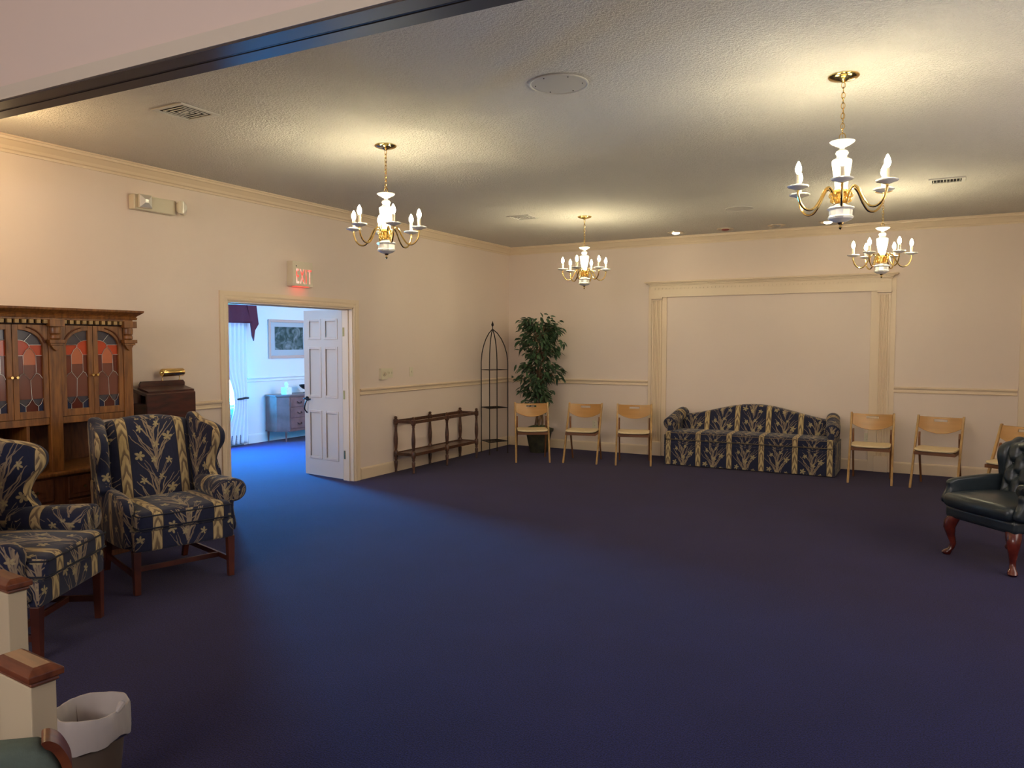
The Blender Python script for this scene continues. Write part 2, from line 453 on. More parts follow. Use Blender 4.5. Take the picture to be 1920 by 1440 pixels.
def tag(o, label, cat, group=None):
    o['label'] = label; o['category'] = cat
    if group: o['group'] = group
    return o
def struct(o): o['kind'] = 'structure'; return o
def sempty(name):
    o = bpy.data.objects.new(name, None); COL.objects.link(o); o['kind'] = 'structure'; return o
def dup(root, loc, rz, label, group=None):
    def cp(o, par):
        c = o.copy(); COL.objects.link(c); c.parent = par
        for ch in [q for q in ALLCH.get(o.name, [])]: cp(ch, c)
        return c
    ALLCH = {}
    for q in COL.objects:
        if q.parent: ALLCH.setdefault(q.parent.name, []).append(q)
    r = cp(root, None); r.location = loc; r.rotation_euler = (0, 0, rz); r['label'] = label
    if group: r['group'] = group
    return r

# ============================================================ SETTING
def slabbox(name, *a, m=None, bevel=0):
    bm = BM(); box(bm, *a); return struct(obj(name, bm, m, smooth=0, bevel=bevel))
DY0, DY1, DZ = 5.03, 6.82, 2.005        # doorway
AX0, AX1 = -9.514, XL - WT              # far room
bm = BM(); box(bm, -10.2, XR + .3, YN - .3, 12.2, -0.12, 0.0); struct(obj('floor', bm, M_CARPET, smooth=0))
# left wall with doorway
bm = BM()
box(bm, XL - WT, XL, YN, DY0, 0, ZC + 0.6); box(bm, XL - WT, XL, DY1, YB + WT, 0, ZC + 0.6); box(bm, XL - WT, XL, DY0, DY1, DZ, ZC + 0.6)
struct(obj('wall_left', bm, M_WALL, smooth=0))
slabbox('wall_back', XL, XR + WT, YB, YB + WT, 0, ZC + .1, m=M_WALL)
slabbox('wall_right', XR, XR + WT, YN, YB, 0, ZC + .7, m=M_WALL)
slabbox('wall_near', XL - WT, XR + WT, YN - WT, YN, 0, ZC + .7, m=M_WALL)
bm = BM(); box(bm, XL, XR, 2.2, YB, ZC, ZC + .1); struct(obj('ceiling', bm, M_CEIL, smooth=0))
slabbox('ceiling_near', XL - WT, XR + WT, YN - .1, 2.3, 3.6, 3.7, m=M_WALL)
# header over the wide opening, with the folding-partition track
def hy_n(x): return 2.153 + 0.0255 * (x + 4.09)
def hy_f(x): return 2.312 + 0.0329 * (x + 4.40)
ZH = 2.80
def hbox(bm, t0, t1, z0, z1, extra=0.0):
    vs = []
    for x in (XL, XR):
        a, b = hy_n(x), hy_f(x)
        for t in (t0, t1):
            for z in (z0, z1): vs.append(bm.verts.new((x, a + (b - a) * t + (extra if t == t0 else 0), z)))
    for f in ((0, 1, 3, 2), (4, 6, 7, 5), (0, 4, 5, 1), (2, 3, 7, 6), (0, 2, 6, 4), (1, 5, 7, 3)): bm.faces.new([vs[i] for i in f])
bm = BM(); hbox(bm, 0.02, 0.98, ZH + .012, 3.62); struct(obj('wall_header', bm, M_WALL, smooth=0))
tr = sempty('trim_1')
bm = BM(); hbox(bm, -0.08, 0.02, ZH, ZH + 0.062); obj('header_trim', bm, newmat('header_trim_paint', (0.70, 0.62, 0.50, 1), 0.5), tr, smooth=0)
bm = BM(); hbox(bm, 0.0, 0.45, ZH - .004, ZH + .012); hbox(bm, 0.56, 1.0, ZH - .004, ZH + .012); hbox(bm, 0.485, 0.525, ZH - .002, ZH + .012); obj('track', bm, M_BEAM, tr, smooth=0)
bm = BM(); hbox(bm, 0.44, 0.57, ZH + .008, ZH + .0121); obj('track_slot', bm, M_GAP, tr, smooth=0)
# far room shell
WY0, WY1, WZ0, WZ1 = 7.45, 8.44, 0.60, 2.02
bm = BM()
box(bm, AX0 - WT, AX0, 3.4, WY0, 0, 2.75); box(bm, AX0 - WT, AX0, WY1, 12.0, 0, 2.75)
box(bm, AX0 - WT, AX0, WY0, WY1, 0, WZ0); box(bm, AX0 - WT, AX0, WY0, WY1, WZ1, 2.75)
struct(obj('wall_far_room', bm, M_WALL2, smooth=0))
slabbox('wall_far_room_near', AX0 - WT, AX1, 3.26, 3.4, 0, 2.75, m=M_WALL2)
slabbox('wall_far_room_end', AX0 - WT, AX1, 12.0, 12.14, 0, 2.75, m=M_WALL2)
slabbox('wall_far_room_side', AX1 - .005, AX1, YB + WT + .001, 12.0, 0, 2.75, m=M_WALL2)
slabbox('ceiling_far_room', AX0 - WT, AX1, 3.26, 12.14, 2.75, 2.85, m=M_WALL2)

def added_window(name, axis, c, a0, a1, z0, z1, sgn):
    w = sempty(name); bm = BM()
    def bx(p0, p1, q0, q1, d0, d1):
        lo, hi = sorted((c + sgn * d0, c + sgn * d1))
        if axis == 'y': box(bm, p0, p1, lo, hi, q0, q1)
        else: box(bm, lo, hi, p0, p1, q0, q1)
    for q in ((a0 - .08, a0, z0 - .08, z1 + .08), (a1, a1 + .08, z0 - .08, z1 + .08), (a0, a1, z1, z1 + .08), (a0, a1, z0 - .08, z0)): bx(*q, 0, .025)
    n = max(1, round((a1 - a0) / .9))
    for k in range(1, n): x = a0 + (a1 - a0) * k / n; bx(x - .015, x + .015, z0, z1, 0, .012)
    obj('window_casing', bm, M_TRIM, w, smooth=0)
added_window('added_window_near', 'y', YN, -3.3, .1, 2.25, 3.25, 1)  # made-up casing around the added light behind the camera
added_window('added_window_side', 'x', XR, 3.7, 6.7, 1.0, 2.5, -1)  # made-up casing around the fill light on the right wall
# mouldings
def run(bm, prof, p, q, nrm):
    """extrude profile (out, z) along p->q, nrm = into the room"""
    p, q, nrm = Vector(p), Vector(q), Vector(nrm)
    rs = []
    for c in (p, q): rs.append([(c.x + nrm.x * o, c.y + nrm.y * o, z) for o, z in prof])
    rings(bm, rs)
CROWN = [(0, ZC - .115), (.012, ZC - .115), (.016, ZC - .098), (.028, ZC - .09), (.036, ZC - .07), (.062, ZC - .035), (.072, ZC - .03), (.075, ZC - .014), (.085, ZC - .012), (.085, ZC - .0005), (0, ZC - .0005)]
RAILP = [(0, .990), (.012, .992), (.016, 1.000), (.008, 1.008), (.008, 1.034), (.024, 1.042), (.028, 1.055), (.018, 1.066), (0, 1.068)]
BASEP = [(0, .001), (.014, .001), (.014, .118), (.010, .132), (0, .138)]
def mould(name, prof, p, q, n, mat=M_TRIM):
    bm = BM(); run(bm, prof, p, q, n); return struct(obj(name, bm, mat, smooth=0))
mould('trim_2', CROWN, (XL, 2.33, 0), (XL, YB, 0), (1, 0, 0)); mould('trim_3', CROWN, (XL, YB, 0), (XR, YB, 0), (0, -1, 0)); mould('trim_4', CROWN, (XR, 2.6, 0), (XR, YB, 0), (-1, 0, 0))
mould('trim_5', RAILP, (XL, 2.3, 0), (XL, DY0 - .085, 0), (1, 0, 0)); mould('trim_6', RAILP, (XL, DY1 + .105, 0), (XL, YB, 0), (1, 0, 0))
mould('trim_7', RAILP, (XL + .02, YB, 0), (-3.575, YB, 0), (0, -1, 0)); mould('trim_8', RAILP, (-.425, YB, 0), (.85, YB, 0), (0, -1, 0))
mould('baseboard_left', BASEP, (XL, YN, 0), (XL, DY0 - .085, 0), (1, 0, 0)); mould('baseboard_left_far', BASEP, (XL, DY1 + .105, 0), (XL, YB, 0), (1, 0, 0))
mould('baseboard_back', BASEP, (XL + .02, YB, 0), (-3.575, YB, 0), (0, -1, 0)); mould('baseboard_back_middle', BASEP, (-3.30, YB, 0), (-.665, YB, 0), (0, -1, 0))
mould('baseboard_back_right', BASEP, (-.425, YB, 0), (.85, YB, 0), (0, -1, 0))
mould('baseboard_right', BASEP, (XR, YN, 0), (XR, YB, 0), (-1, 0, 0))
mould('trim_9', [(o, z - 0.01) for o, z in RAILP], (AX0, WY1 + .10, 0), (AX0, 12, 0), (1, 0, 0), M_WALL2)
mould('baseboard_far_room', [(o, z * 1.1) for o, z in BASEP], (AX0, WY1 + .10, 0), (AX0, 12, 0), (1, 0, 0), M_WALL2)
mould('baseboard_far_room_near', BASEP, (AX0, 3.4, 0), (AX0, WY0 - .1, 0), (1, 0, 0), M_WALL2)
# a thin vertical batten line below the rail left of the doorway is part of the casing
CASP = [(0, 0), (.012, 0), (.018, .012), (.020, .03), (.014, .045), (.018, .06), (.018, .098), (0, .098)]
def casing(name, x, y0, y1, zt, sgn, mat, w=1.0):
    """door casing around opening y0..y1 on plane x; profile (out, across)"""
    bm = BM()
    pr = [(o, a * w) for o, a in CASP]
    for s, yy in ((-1, y0), (1, y1)):
        rings(bm, [[(x + sgn * o, yy + s * a, 0.0) for o, a in pr], [(x + sgn * o, yy + s * a, zt + a) for o, a in pr]])
    rings(bm, [[(x + sgn * o, y0 - a, zt + a) for o, a in pr], [(x + sgn * o, y1 + a, zt + a) for o, a in pr]])
    return struct(obj(name, bm, mat, smooth=0))
casing('trim_10', XL, DY0 + .005, DY1 - .005, DZ - .005, 1, M_TRIM, 0.95)
bm = BM()   # jamb lining
box(bm, XL - WT - .01, XL + .004, DY0 - .001, DY0 + .018, 0, DZ); box(bm, XL - WT - .01, XL + .004, DY1 - .018, DY1 + .001, 0, DZ); box(bm, XL - WT - .01, XL + .004, DY0, DY1, DZ - .018, DZ + .001)
box(bm, XL - .085, XL - .05, DY0, DY0 + .03, 0, DZ - .018); box(bm, XL - .085, XL - .05, DY1 - .03, DY1, 0, DZ - .018); box(bm, XL - .085, XL - .05, DY0, DY1, DZ - .03, DZ)
struct(obj('trim_11', bm, M_TRIM, smooth=0))

# six-panel door leaf, hinged at the right jamb and swung into the far room
def six_panel_door(name, loc, rz, w=0.78, h=1.965, sgn=1):
    root = sempty(name); root.location = loc; root.rotation_euler = (0, 0, rz)
    t = 0.04
    bm = BM()
    st = 0.085; mid = 0.07; pw = (w - 2 * st - mid) / 2
    rows = [(0.22, 0.79), (0.96, 1.55), (1.65, 1.88)]
    xs = [0, st, st + pw, st + pw + mid, w - st, w]
    box(bm, 0, st, -t, 0, 0.012, h); box(bm, w - st, w, -t, 0, 0.012, h); box(bm, st + pw, st + pw + mid, -t, 0, 0.012, h)
    zz = [0.012] + [q for r in rows for q in r] + [h]
    for i in range(0, len(zz), 2):
        for a, b in ((st, st + pw), (st + pw + mid, w - st)): box(bm, a, b, -t, 0, zz[i], zz[i + 1])
    for a, b in ((st, st + pw), (st + pw + mid, w - st)):
        for z0, z1 in rows: box(bm, a, b, -t * .72, -t * .28, z0, z1)
    lf = obj('door_leaf', bm, newmat('door_paint', (0.66, 0.56, 0.47, 1), 0.4), root, smooth=0)
    for a, b in ((st, st + pw), (st + pw + mid, w - st)):
        for z0, z1 in rows:
            bm = BM()
            for yy in (-t - .008, 0.0):
                y0, y1 = yy, yy + .008
                f = .022
                box(bm, a - .008, a + f, y0, y1, z0 - .008, z1 + .008); box(bm, b - f, b + .008, y0, y1, z0 - .008, z1 + .008)
                box(bm, a + f, b - f, y0, y1, z0 - .008, z0 + f); box(bm, a + f, b - f, y0, y1, z1 - f, z1 + .008)
            obj('panel_moulding', bm, newmat('door_mould_paint', (0.68, 0.55, 0.45, 1), 0.4), root, smooth=0, bevel=.004)
    for hz in (0.30, 1.0, 1.73):
        bm = BM()
        box(bm, -.034, -.0015, -t + .003, -.003, hz - .05, hz + .05)
        box(bm, -.0015, .0005, -t + .003, -.003, hz - .05, hz + .05)
        lathe(bm, [(.008, -.055), (.008, .055)], (-.017, -t - .002, hz), 10); lathe(bm, [(.003, .055), (.009, .06), (.003, .068)], (-.017, -t - .002, hz), 10)
        obj('hinge', bm, M_BRASS, root)
    bm = BM()
    for s in (-1, 1):
        yb = -t if s < 0 else 0
        lathe_pts = [Vector((w - .06, yb, 0.93))]
        tube(bm, [(w - .055, yb, 0.93), (w - .055, yb + s * .012, .93)], .028, 14)
        tube(bm, [(w - .055, yb, 0.93), (w - .055, yb + s * .055, .93)], .009, 8)
        tube(bm, spline([(w - .055, yb + s * .05, .93), (w - .09, yb + s * .055, .935), (w - .13, yb + s * .05, .925), (w - .165, yb + s * .045, .93)], 4), [.011] * 4 + [.008] * 9, 8)
        tube(bm, spline([(w - .055, yb + s * .02, .90), (w - .06, yb + s * .045, .85), (w - .05, yb + s * .04, .80), (w - .055, yb + s * .01, .76)], 5), .008, 8)
    obj('door_handle', bm, M_BRONZE, root)
    return root
six_panel_door('door_1', (-6.004, 6.80, 0), PI - R(8.5), w=0.70, h=1.99)
# second door on the back wall at the right edge of the picture
d2 = sempty('door_2')
bm = BM(); x0 = .860
for a, b in ((x0, x0 + .075),): box(bm, a, b, YB - .02, YB, 0, 2.15)
box(bm, x0 + .075, 1.80, YB - .02, YB, 2.075, 2.15); box(bm, 1.80, 1.875, YB - .02, YB, 0, 2.15)
obj('door_casing', bm, M_TRIM, d2, smooth=0, bevel=.004)
bm = BM(); box(bm, x0 + .075, x0 + .095, YB - .006, YB - .001, 0, 2.07); obj('door_gap', bm, M_GAP, d2, smooth=0)
bm = BM(); box(bm, x0 + .095, 1.80, YB - .016, YB - .001, 0.01, 2.07); obj('door_leaf', bm, M_TRIM, d2, smooth=0, bevel=.003)
for hz in (.35, 1.05, 1.85):
    bm = BM(); box(bm, x0 + .088, x0 + .098, YB - .022, YB - .015, hz - .045, hz + .045); obj('hinge', bm, M_BRASS, d2, smooth=0)

# classical surround on the back wall
sr = sempty('trim_12')
Y0 = YB
bm = BM(); box(bm, -3.525, -.475, Y0 - .045, Y0, 2.245, 2.40); obj('entablature', bm, M_TRIM, sr, smooth=0)
bm = BM()
for i, (o, z0, z1) in enumerate(((.055, 2.395, 2.410), (.07, 2.410, 2.425), (.085, 2.425, 2.437), (.115, 2.437, 2.447), (.125, 2.447, 2.462))):
    box(bm, -3.525 - (o - .045), -.475 + (o - .045), Y0 - o, Y0, z0, z1)
obj('cornice', bm, M_TRIM, sr, smooth=0, bevel=.003)
bm = BM(); x = -3.50
while x < -.51:
    box(bm, x, x + .034, Y0 - .053, Y0 - .044, 2.352, 2.372); x += .053
box(bm, -3.52, -.48, Y0 - .049, Y0 - .044, 2.374, 2.384)
obj('dentil_band', bm, M_TRIM, sr, smooth=0)
for (a, b), (ia, ib), (oa, ob) in (((-3.515, -3.375), (-3.375, -3.305), (-3.572, -3.525)), ((-.620, -.482), (-.70, -.620), (-.482, -.422))):
    bm = BM()
    box(bm, ia, ib, Y0 - .016, Y0, 0, 2.245); box(bm, oa, ob, Y0 - .012, Y0, 0, 2.40)
    obj('inner_stile', bm, M_TRIM, sr, smooth=0, bevel=.002)
    bm = BM()
    pr = [(a, 0)]
    nfl = 6; ww = (b - a - .03) / nfl
    poly = [(a, -.0), (a, -.034)]
    for k in range(nfl):
        u = a + .015 + ww * k
        poly += [(u, -.034), (u + ww * .18, -.034), (u + ww * .30, -.027), (u + ww * .5, -.0245), (u + ww * .70, -.027), (u + ww * .82, -.034)]
    poly += [(b, -.034), (b, 0)]
    rings(bm, [[(u, Y0 + v, .20) for u, v in poly], [(u, Y0 + v, 2.20) for u, v in poly]])
    obj('pilaster', bm, M_TRIM, sr, smooth=0)
    bm = BM(); box(bm, a - .012, b + .012, Y0 - .046, Y0, 2.222, 2.245); box(bm, a - .006, b + .006, Y0 - .04, Y0, 2.198, 2.210)
    obj('capital', bm, M_TRIM, sr, smooth=0, bevel=.002)
    bm = BM(); box(bm, a - .010, b + .010, Y0 - .045, Y0, 0.001, .20); obj('plinth', bm, M_TRIM, sr, smooth=0, bevel=.004)

# ============================================================ CEILING FITTINGS
def chandelier(loc, phi, label):
    t = thing('chandelier', label, 'chandelier', loc, 0, 'brass and white candle chandeliers')
    # local z: 0 = ceiling
    bm = BM(); lathe(bm, [(.0, -.001), (.082, -.001), (.082, -.006), (.074, -.014), (.05, -.022), (.02, -.028), (.008, -.036), (0, -.037)], seg=28)
    obj('canopy', bm, M_BRASS, t)
    bm = BM(); z = -.034; k = 0
    while z > -.305:
        L, wd = .034, .010
        pts = []
        for q in range(12):
            a = 2 * PI * q / 12; u = wd * math.cos(a); v = (L / 2) * math.sin(a)
            pts.append((u, 0, z - L / 2 + v) if k % 2 == 0 else (0, u, z - L / 2 + v))
        tube(bm, pts, .0022, 5, closed=True); z -= L - .006; k += 1
    tube(bm, [(0.016 * math.cos(2 * PI * q / 14), 0, -.335 + .022 * math.sin(2 * PI * q / 14)) for q in range(14)], .003, 6, closed=True)
    tube(bm, [(.003, .004, -.03), (-.004, .003, -.12), (.004, -.003, -.2), (0, 0, -.34)], .0018, 5)
    obj('chain', bm, M_BRASS, t)
    bm = BM()
    lathe(bm, [(.0, -.352), (.060, -.354), (.066, -.360), (.060, -.368), (.030, -.384), (.014, -.392), (.012, -.400), (.030, -.412), (.034, -.424), (.026, -.438), (.030, -.448),
               (.052, -.462), (.054, -.472), (.047, -.520), (.038, -.570), (.033, -.612), (.036, -.626), (.0, -.628)], seg=24)
    obj('column', bm, M_CERAM, t)
    bm = BM()
    lathe(bm, [(.0, -.626), (.040, -.626), (.040, -.640), (.028, -.650), (.028, -.690), (.036, -.700), (.0, -.702)], seg=16)
    for q in range(12):
        a = phi + 2 * PI * q / 12; ca, sa = math.cos(a), math.sin(a)
        def P2(r, zz): return (r * ca, r * sa, zz)
        tube(bm, [P2(.03 + .018 + .014 * math.cos(w), -.655 + .014 * math.sin(w)) for w in [2 * PI * j / 9 for j in range(9)]], .0032, 5, closed=True)
        tube(bm, [P2(.03 + .014 + .011 * math.cos(w), -.682 + .011 * math.sin(w)) for w in [2 * PI * j / 8 for j in range(8)]], .0028, 5, closed=True)
    obj('gilt_collar', bm, M_GOLD, t)
    bm = BM()
    lathe(bm, [(.0, -.700), (.030, -.702), (.040, -.712), (.068, -.722), (.072, -.728), (.062, -.738), (.061, -.768), (.068, -.776), (.064, -.786), (.040, -.800), (.018, -.806), (0, -.807)], sides=10)
    obj('bowl', bm, M_CERAM, t, smooth=25)
    bm = BM(); lathe(bm, [(0, -.804), (.018, -.806), (.014, -.814), (.006, -.818), (.006, -.826), (.010, -.834), (.004, -.842), (0, -.846)], seg=12)
    obj('finial', bm, M_BRASS, t)
    RA = .256
    for k in range(6):
        a = phi + k * PI / 3; ca, sa = math.cos(a), math.sin(a)
        def P3(r, zz): return (r * ca, r * sa, zz)
        bm = BM()
        tube(bm, spline([P3(.034, -.700), P3(.050, -.640), P3(.074, -.612), P3(.100, -.632), P3(.130, -.690), P3(.165, -.734), P3(.205, -.738), P3(.240, -.706), P3(RA, -.655), P3(RA, -.628)], 4), .0065, 8)
        arm = obj('arm', bm, M_BRASS, t)
        bm = BM(); lathe(bm, [(0, -.632), (.016, -.632), (.030, -.626), (.054, -.618), (.058, -.612), (.054, -.609), (.030, -.617), (.0, -.620)], (RA * ca, RA * sa, 0), 20)
        obj('drip_saucer', bm, M_CERAM, arm)
        bm = BM(); lathe(bm, [(0, -.621), (.0125, -.621), (.0125, -.548), (0, -.546)], (RA * ca, RA * sa, 0), 12)
        obj('candle_sleeve', bm, M_SLEEVE, arm)
        bm = BM(); lathe(bm, [(.004, -.547), (.0105, -.540), (.0165, -.525), (.0155, -.508), (.009, -.490), (.003, -.478), (0, -.476)], (RA * ca, RA * sa, 0), 10)
        obj('bulb', bm, M_BULB, arm)
    return t
M_BULB = emis('lit_bulb', (1.0, 0.90, 0.58, 1), BULB)
def phi_world(x, y, deg):
    to = Vector((-x, -y)).normalized(); rt = Vector((math.cos(YAW), math.sin(YAW)))
    d = to * math.cos(R(deg)) + rt * math.sin(R(deg)); return math.atan2(d.y, d.x)
for x, y, dg, lb in ((-3.64, 4.63, 12, 'six-light brass and white chandelier hanging nearest the left wall, before the doorway'),
                     (-.478, 4.67, 1, 'largest-looking six-light brass and white chandelier, upper right of the photo'),
                     (-3.62, 8.31, -20, 'small-looking chandelier hanging by the far left corner above the ficus and folding chairs'),
                     (-.47, 8.31, 30, 'chandelier hanging in front of the right end of the moulded wall surround')):
    chandelier((x, y, ZC), phi_world(x, y, dg), lb)

def vent(loc, sx, sy, label, kind=0):
    t = thing('air_vent', label, 'air vent', loc)
    bm = BM(); h = .012
    if kind == 0:
        for i, s in enumerate((1.0, .66, .46, .26)):
            a, b = sx / 2 * s, sy / 2 * s; w = .010 if i else .030
            z0, z1 = (-.008, -.004) if i else (-.008, -.001)
            for q in ((-a, a, -b, -b + w), (-a, a, b - w, b), (-a, -a + w, -b + w, b - w), (a - w, a, -b + w, b - w)): box(bm, q[0], q[1], q[2], q[3], z0, z1)
        box(bm, -sx * .05, sx * .05, -sy * .05, sy * .05, -.008, -.004)
        obj('vent_louvre', bm, M_WHITE, t, smooth=0, bevel=.002)
    else:
        w = .028; a, b = sx / 2, sy / 2
        for q in ((-a, a, -b, -b + w), (-a, a, b - w, b), (-a, -a + w, -b + w, b - w), (a - w, a, -b + w, b - w)): box(bm, q[0], q[1], q[2], q[3], -.012, -.001)
        for k in range(9):
            x = -a + w + (2 * a - 2 * w) * (k + .5) / 9; bar(bm, (x, -b + w, -.010), (x, b - w, -.010), .004, .018)
        obj('vent_louvre', bm, M_WHITE, t, smooth=0)
    bm = BM(); box(bm, -sx * .44, sx * .44, -sy * .44, sy * .44, -.0025, -.0008); obj('vent_duct', bm, M_GAP, t, smooth=0)
    return t
vent((-4.235, 3.345, ZC), .29, .29, 'square white ceiling air vent nearest the header, upper left')
vent((-4.27, 8.0, ZC), .29, .29, 'small square ceiling air vent far off, left of the far left chandelier')
vent((.06, 8.05, ZC), .29, .22, 'rectangular ceiling air vent with straight vanes at the right', 1)
def speaker(loc, r, label, screws=True):
    t = thing('ceiling_speaker', label, 'speaker', loc)
    bm = BM(); lathe(bm, [(r - .006, -.001), (r, -.001), (r, -.006), (r - .006, -.009), (r - .012, -.006), (r - .012, -.001)], seg=40); obj('rim', bm, M_WHITE, t)
    bm = BM(); lathe(bm, [(0, -.001), (r - .013, -.001), (r - .013, -.005), (r * .5, -.007), (0, -.0072)], seg=40); obj('grille', bm, newmat('speaker_grille', (.52, .48, .45, 1), .6, bump=.3, bscale=500, dist=.001), t)
    if screws:
        for k in range(6):
            a = 2 * PI * k / 6 + .3; bm = BM(); lathe(bm, [(0, -.006), (.004, -.006), (.003, -.009), (0, -.009)], ((r - .035) * math.cos(a), (r - .035) * math.sin(a), 0), 8); obj('screw', bm, M_DARKMETAL, t)
speaker((-1.915, 4.02, ZC), .17, 'large round ceiling speaker cover with screws, top centre of the photo')
speaker((-1.91, 8.63, ZC), .155, 'plain round ceiling disc far off, above the sofa wall', False)
M_CANLIT = emis('lit_can_lamp', (1.0, 0.86, 0.62, 1), 9.0)
for i, (x, y, lit, lb) in enumerate(((-3.064, 10.08, 1, 'lit recessed downlight, leftmost of the four near the back wall'), (-2.409, 10.08, 2, 'recessed downlight with reddish unlit lamp, second from left near the back wall'),
                                 (-1.772, 10.08, 0, 'unlit recessed downlight, third from left near the back wall'), (-1.173, 10.08, 1, 'lit recessed downlight behind the large chandelier, rightmost of the four'))):
    t = thing('recessed_downlight', lb, 'downlight', (x, y, ZC))
    bm = BM(); lathe(bm, [(.075, -.001), (.108, -.001), (.106, -.008), (.085, -.012), (.076, -.006)], seg=32); obj('trim_ring', bm, newmat('ring_metal', (.6, .5, .38, 1), .3, .6), t)
    bm = BM(); lathe(bm, [(0, -.0008), (.078, -.0008), (.072, -.004), (.045, -.006), (0, -.006)], seg=28)
    obj('reflector', bm, newmat('unlit_lens', (.34, .29, .25, 1), .35) if lit != 1 else newmat('lit_lens_ring', (.8, .7, .55, 1), .3), t)
    bm = BM(); lathe(bm, [(0, -.006), (.05, -.006), (.048, -.018), (.03, -.026), (0, -.029)], seg=24)
    obj('lamp', bm, M_CANLIT if lit == 1 else newmat('red_lamp' if lit == 2 else 'grey_lamp', rgb(140, 52, 48) if lit == 2 else (.3, .27, .25, 1), .3), t)

# ============================================================ WALL FITTINGS
em = thing('emergency_light', 'ivory emergency light unit with two square heads high on the left wall', 'emergency light', (XL, 4.25, 2.77))
bm = BM(); box(bm, .001, .075, -.20, .20, -.065, .06); obj('housing', bm, M_PLASTIC, em, smooth=0, bevel=.008)
for yy, rz in ((-.125, -.15), (.225, .75)):
    bm = BM(); mt = Matrix.Translation((.10, yy, .0)) @ Matrix.Rotation(rz, 4, 'Z')
    prof = [(-.030, .028), (-.01, .050), (.012, .056), (.026, .056)]
    rings(bm, [[mt @ Vector((x, a * s, b * s)) for a, b in ((-1, -1), (1, -1), (1, 1), (-1, 1))] for x, s in prof])
    h = obj('lamp_head', bm, M_PLASTIC, em, smooth=0, bevel=.004)
    bm = BM()
    rings(bm, [[mt @ Vector((x, a * s, b * s)) for a, b in ((-1, -1), (1, -1), (1, 1), (-1, 1))] for x, s in ((.0265, .052), (.032, .049), (.050, .014), (.050, .006))])
    obj('reflector_lens', bm, M_MIRROR, h, smooth=0)
ex = thing('exit_sign', 'boxy cream exit sign with glowing red letters above the doorway', 'exit sign', (XL, 5.95, 2.19))
bm = BM(); box(bm, .001, .085, -.145, .145, 0, .255); obj('sign_housing', bm, M_SIGN, ex, smooth=0, bevel=.005)
cu = bpy.data.curves.new('exit_text', 'FONT'); cu.body = 'EXIT'; cu.size = .2; cu.extrude = .0015; cu.align_x = 'CENTER'; cu.space_character = 1.3
tmp = bpy.data.objects.new('tmp', cu); COL.objects.link(tmp)
me = bpy.data.meshes.new_from_object(tmp.evaluated_get(bpy.context.evaluated_depsgraph_get()))
bpy.data.objects.remove(tmp)
xs_ = [v.co.x for v in me.vertices]; ys_ = [v.co.y for v in me.vertices]
sx_ = .215 / (max(xs_) - min(xs_)); sy_ = .148 / (max(ys_) - min(ys_)); cxm = (max(xs_) + min(xs_)) / 2
for v in me.vertices: v.co = Vector((.0868 + v.co.z, (v.co.x - cxm) * sx_ + .012, .028 + (v.co.y - min(ys_)) * sy_))
mE, nt, b = base_mat('exit_letter_glow')
tc = nt.nodes.new('ShaderNodeTexCoord'); nn = nt.nodes.new('ShaderNodeTexNoise'); nn.inputs['Scale'].default_value = 13
nt.links.new(tc.outputs['Object'], nn.inputs['Vector'])
rp = nt.nodes.new('ShaderNodeValToRGB'); rp.color_ramp.elements[0].position = .42; rp.color_ramp.elements[0].color = (1, .06, .04, 1); rp.color_ramp.elements[1].position = .60; rp.color_ramp.elements[1].color = (1, .62, .5, 1)
nt.links.new(nn.outputs[0], rp.inputs[0]); nt.links.new(rp.outputs[0], b.inputs['Emission Color']); b.inputs['Emission Strength'].default_value = 1.1; b.inputs['Base Color'].default_value = (.4, .05, .04, 1)
me.materials.clear(); me.materials.append(mE)
eo = bpy.data.objects.new('exit_lettering', me); COL.objects.link(eo); eo.parent = ex
bm = BM(); tube(bm, [(.085, -.095, .205), (.088, -.095, .205)], .006, 10); obj('test_button', bm, M_GAP, ex)
bm = BM(); box(bm, .02, .07, -.09, .10, -.002, .001); obj('downlight_slot', bm, emis('red_slot_glow', (1, .05, .03, 1), 3.0), ex, smooth=0)

def plate(name, loc, nrm, w, h, label, cat, kind, d=.006, mat=None):
    rz = math.atan2(nrm[1], nrm[0])
    t = thing(name, label, cat, loc, rz)
    bm = BM(); box(bm, .0005, d, -w / 2, w / 2, -h / 2, h / 2); obj('cover_plate', bm, mat or M_PLASTIC, t, smooth=0, bevel=.0015)
    if kind == 'outlet':
        for s in (-1, 1):
            bm = BM(); box(bm, d, d + .002, -.017, .017, s * .022 - .014, s * .022 + .014); obj('socket', bm, M_PLASTIC, t, smooth=0, bevel=.001)
            bm = BM()
            for q in (-.006, .006): box(bm, d + .002, d + .0025, q - .001, q + .001, s * .022 - .005, s * .022 + .006)
            obj('socket_slots', bm, M_GAP, t, smooth=0)
    elif kind == 'toggle':
        n = max(1, round(w / .05) - 0) if w > .09 else 1
        for k in range(n):
            y = (k - (n - 1) / 2) * .046
            bm = BM(); box(bm, d, d + .010, y - .005, y + .005, -.010, .014); obj('toggle', bm, M_PLASTIC, t, smooth=0, bevel=.001)
    elif kind == 'dial':
        bm = BM(); tube(bm, [(d, 0, 0), (d + .006, 0, 0)], .03, 20); tube(bm, [(d, 0, 0), (d + .022, 0, 0)], .017, 16); obj('dial', bm, newmat('dial_plastic', (.6, .5, .36, 1), .4), t)
    return t
plate('control_panel', (XL, 7.345, 1.228), (1, 0), .125, .135, 'ivory square wall control with dial beside the doorway casing', 'wall control', 'dial', d=.035)
plate('light_switch', (XL, 7.475, 1.235), (1, 0), .14, .118, 'cream multi-toggle light switch plate just right of the square control', 'light switch', 'toggle')
plate('light_switch', (XL, 7.93, 1.235), (1, 0), .075, .118, 'single toggle light switch alone on the left wall, right of the others', 'light switch', 'toggle')
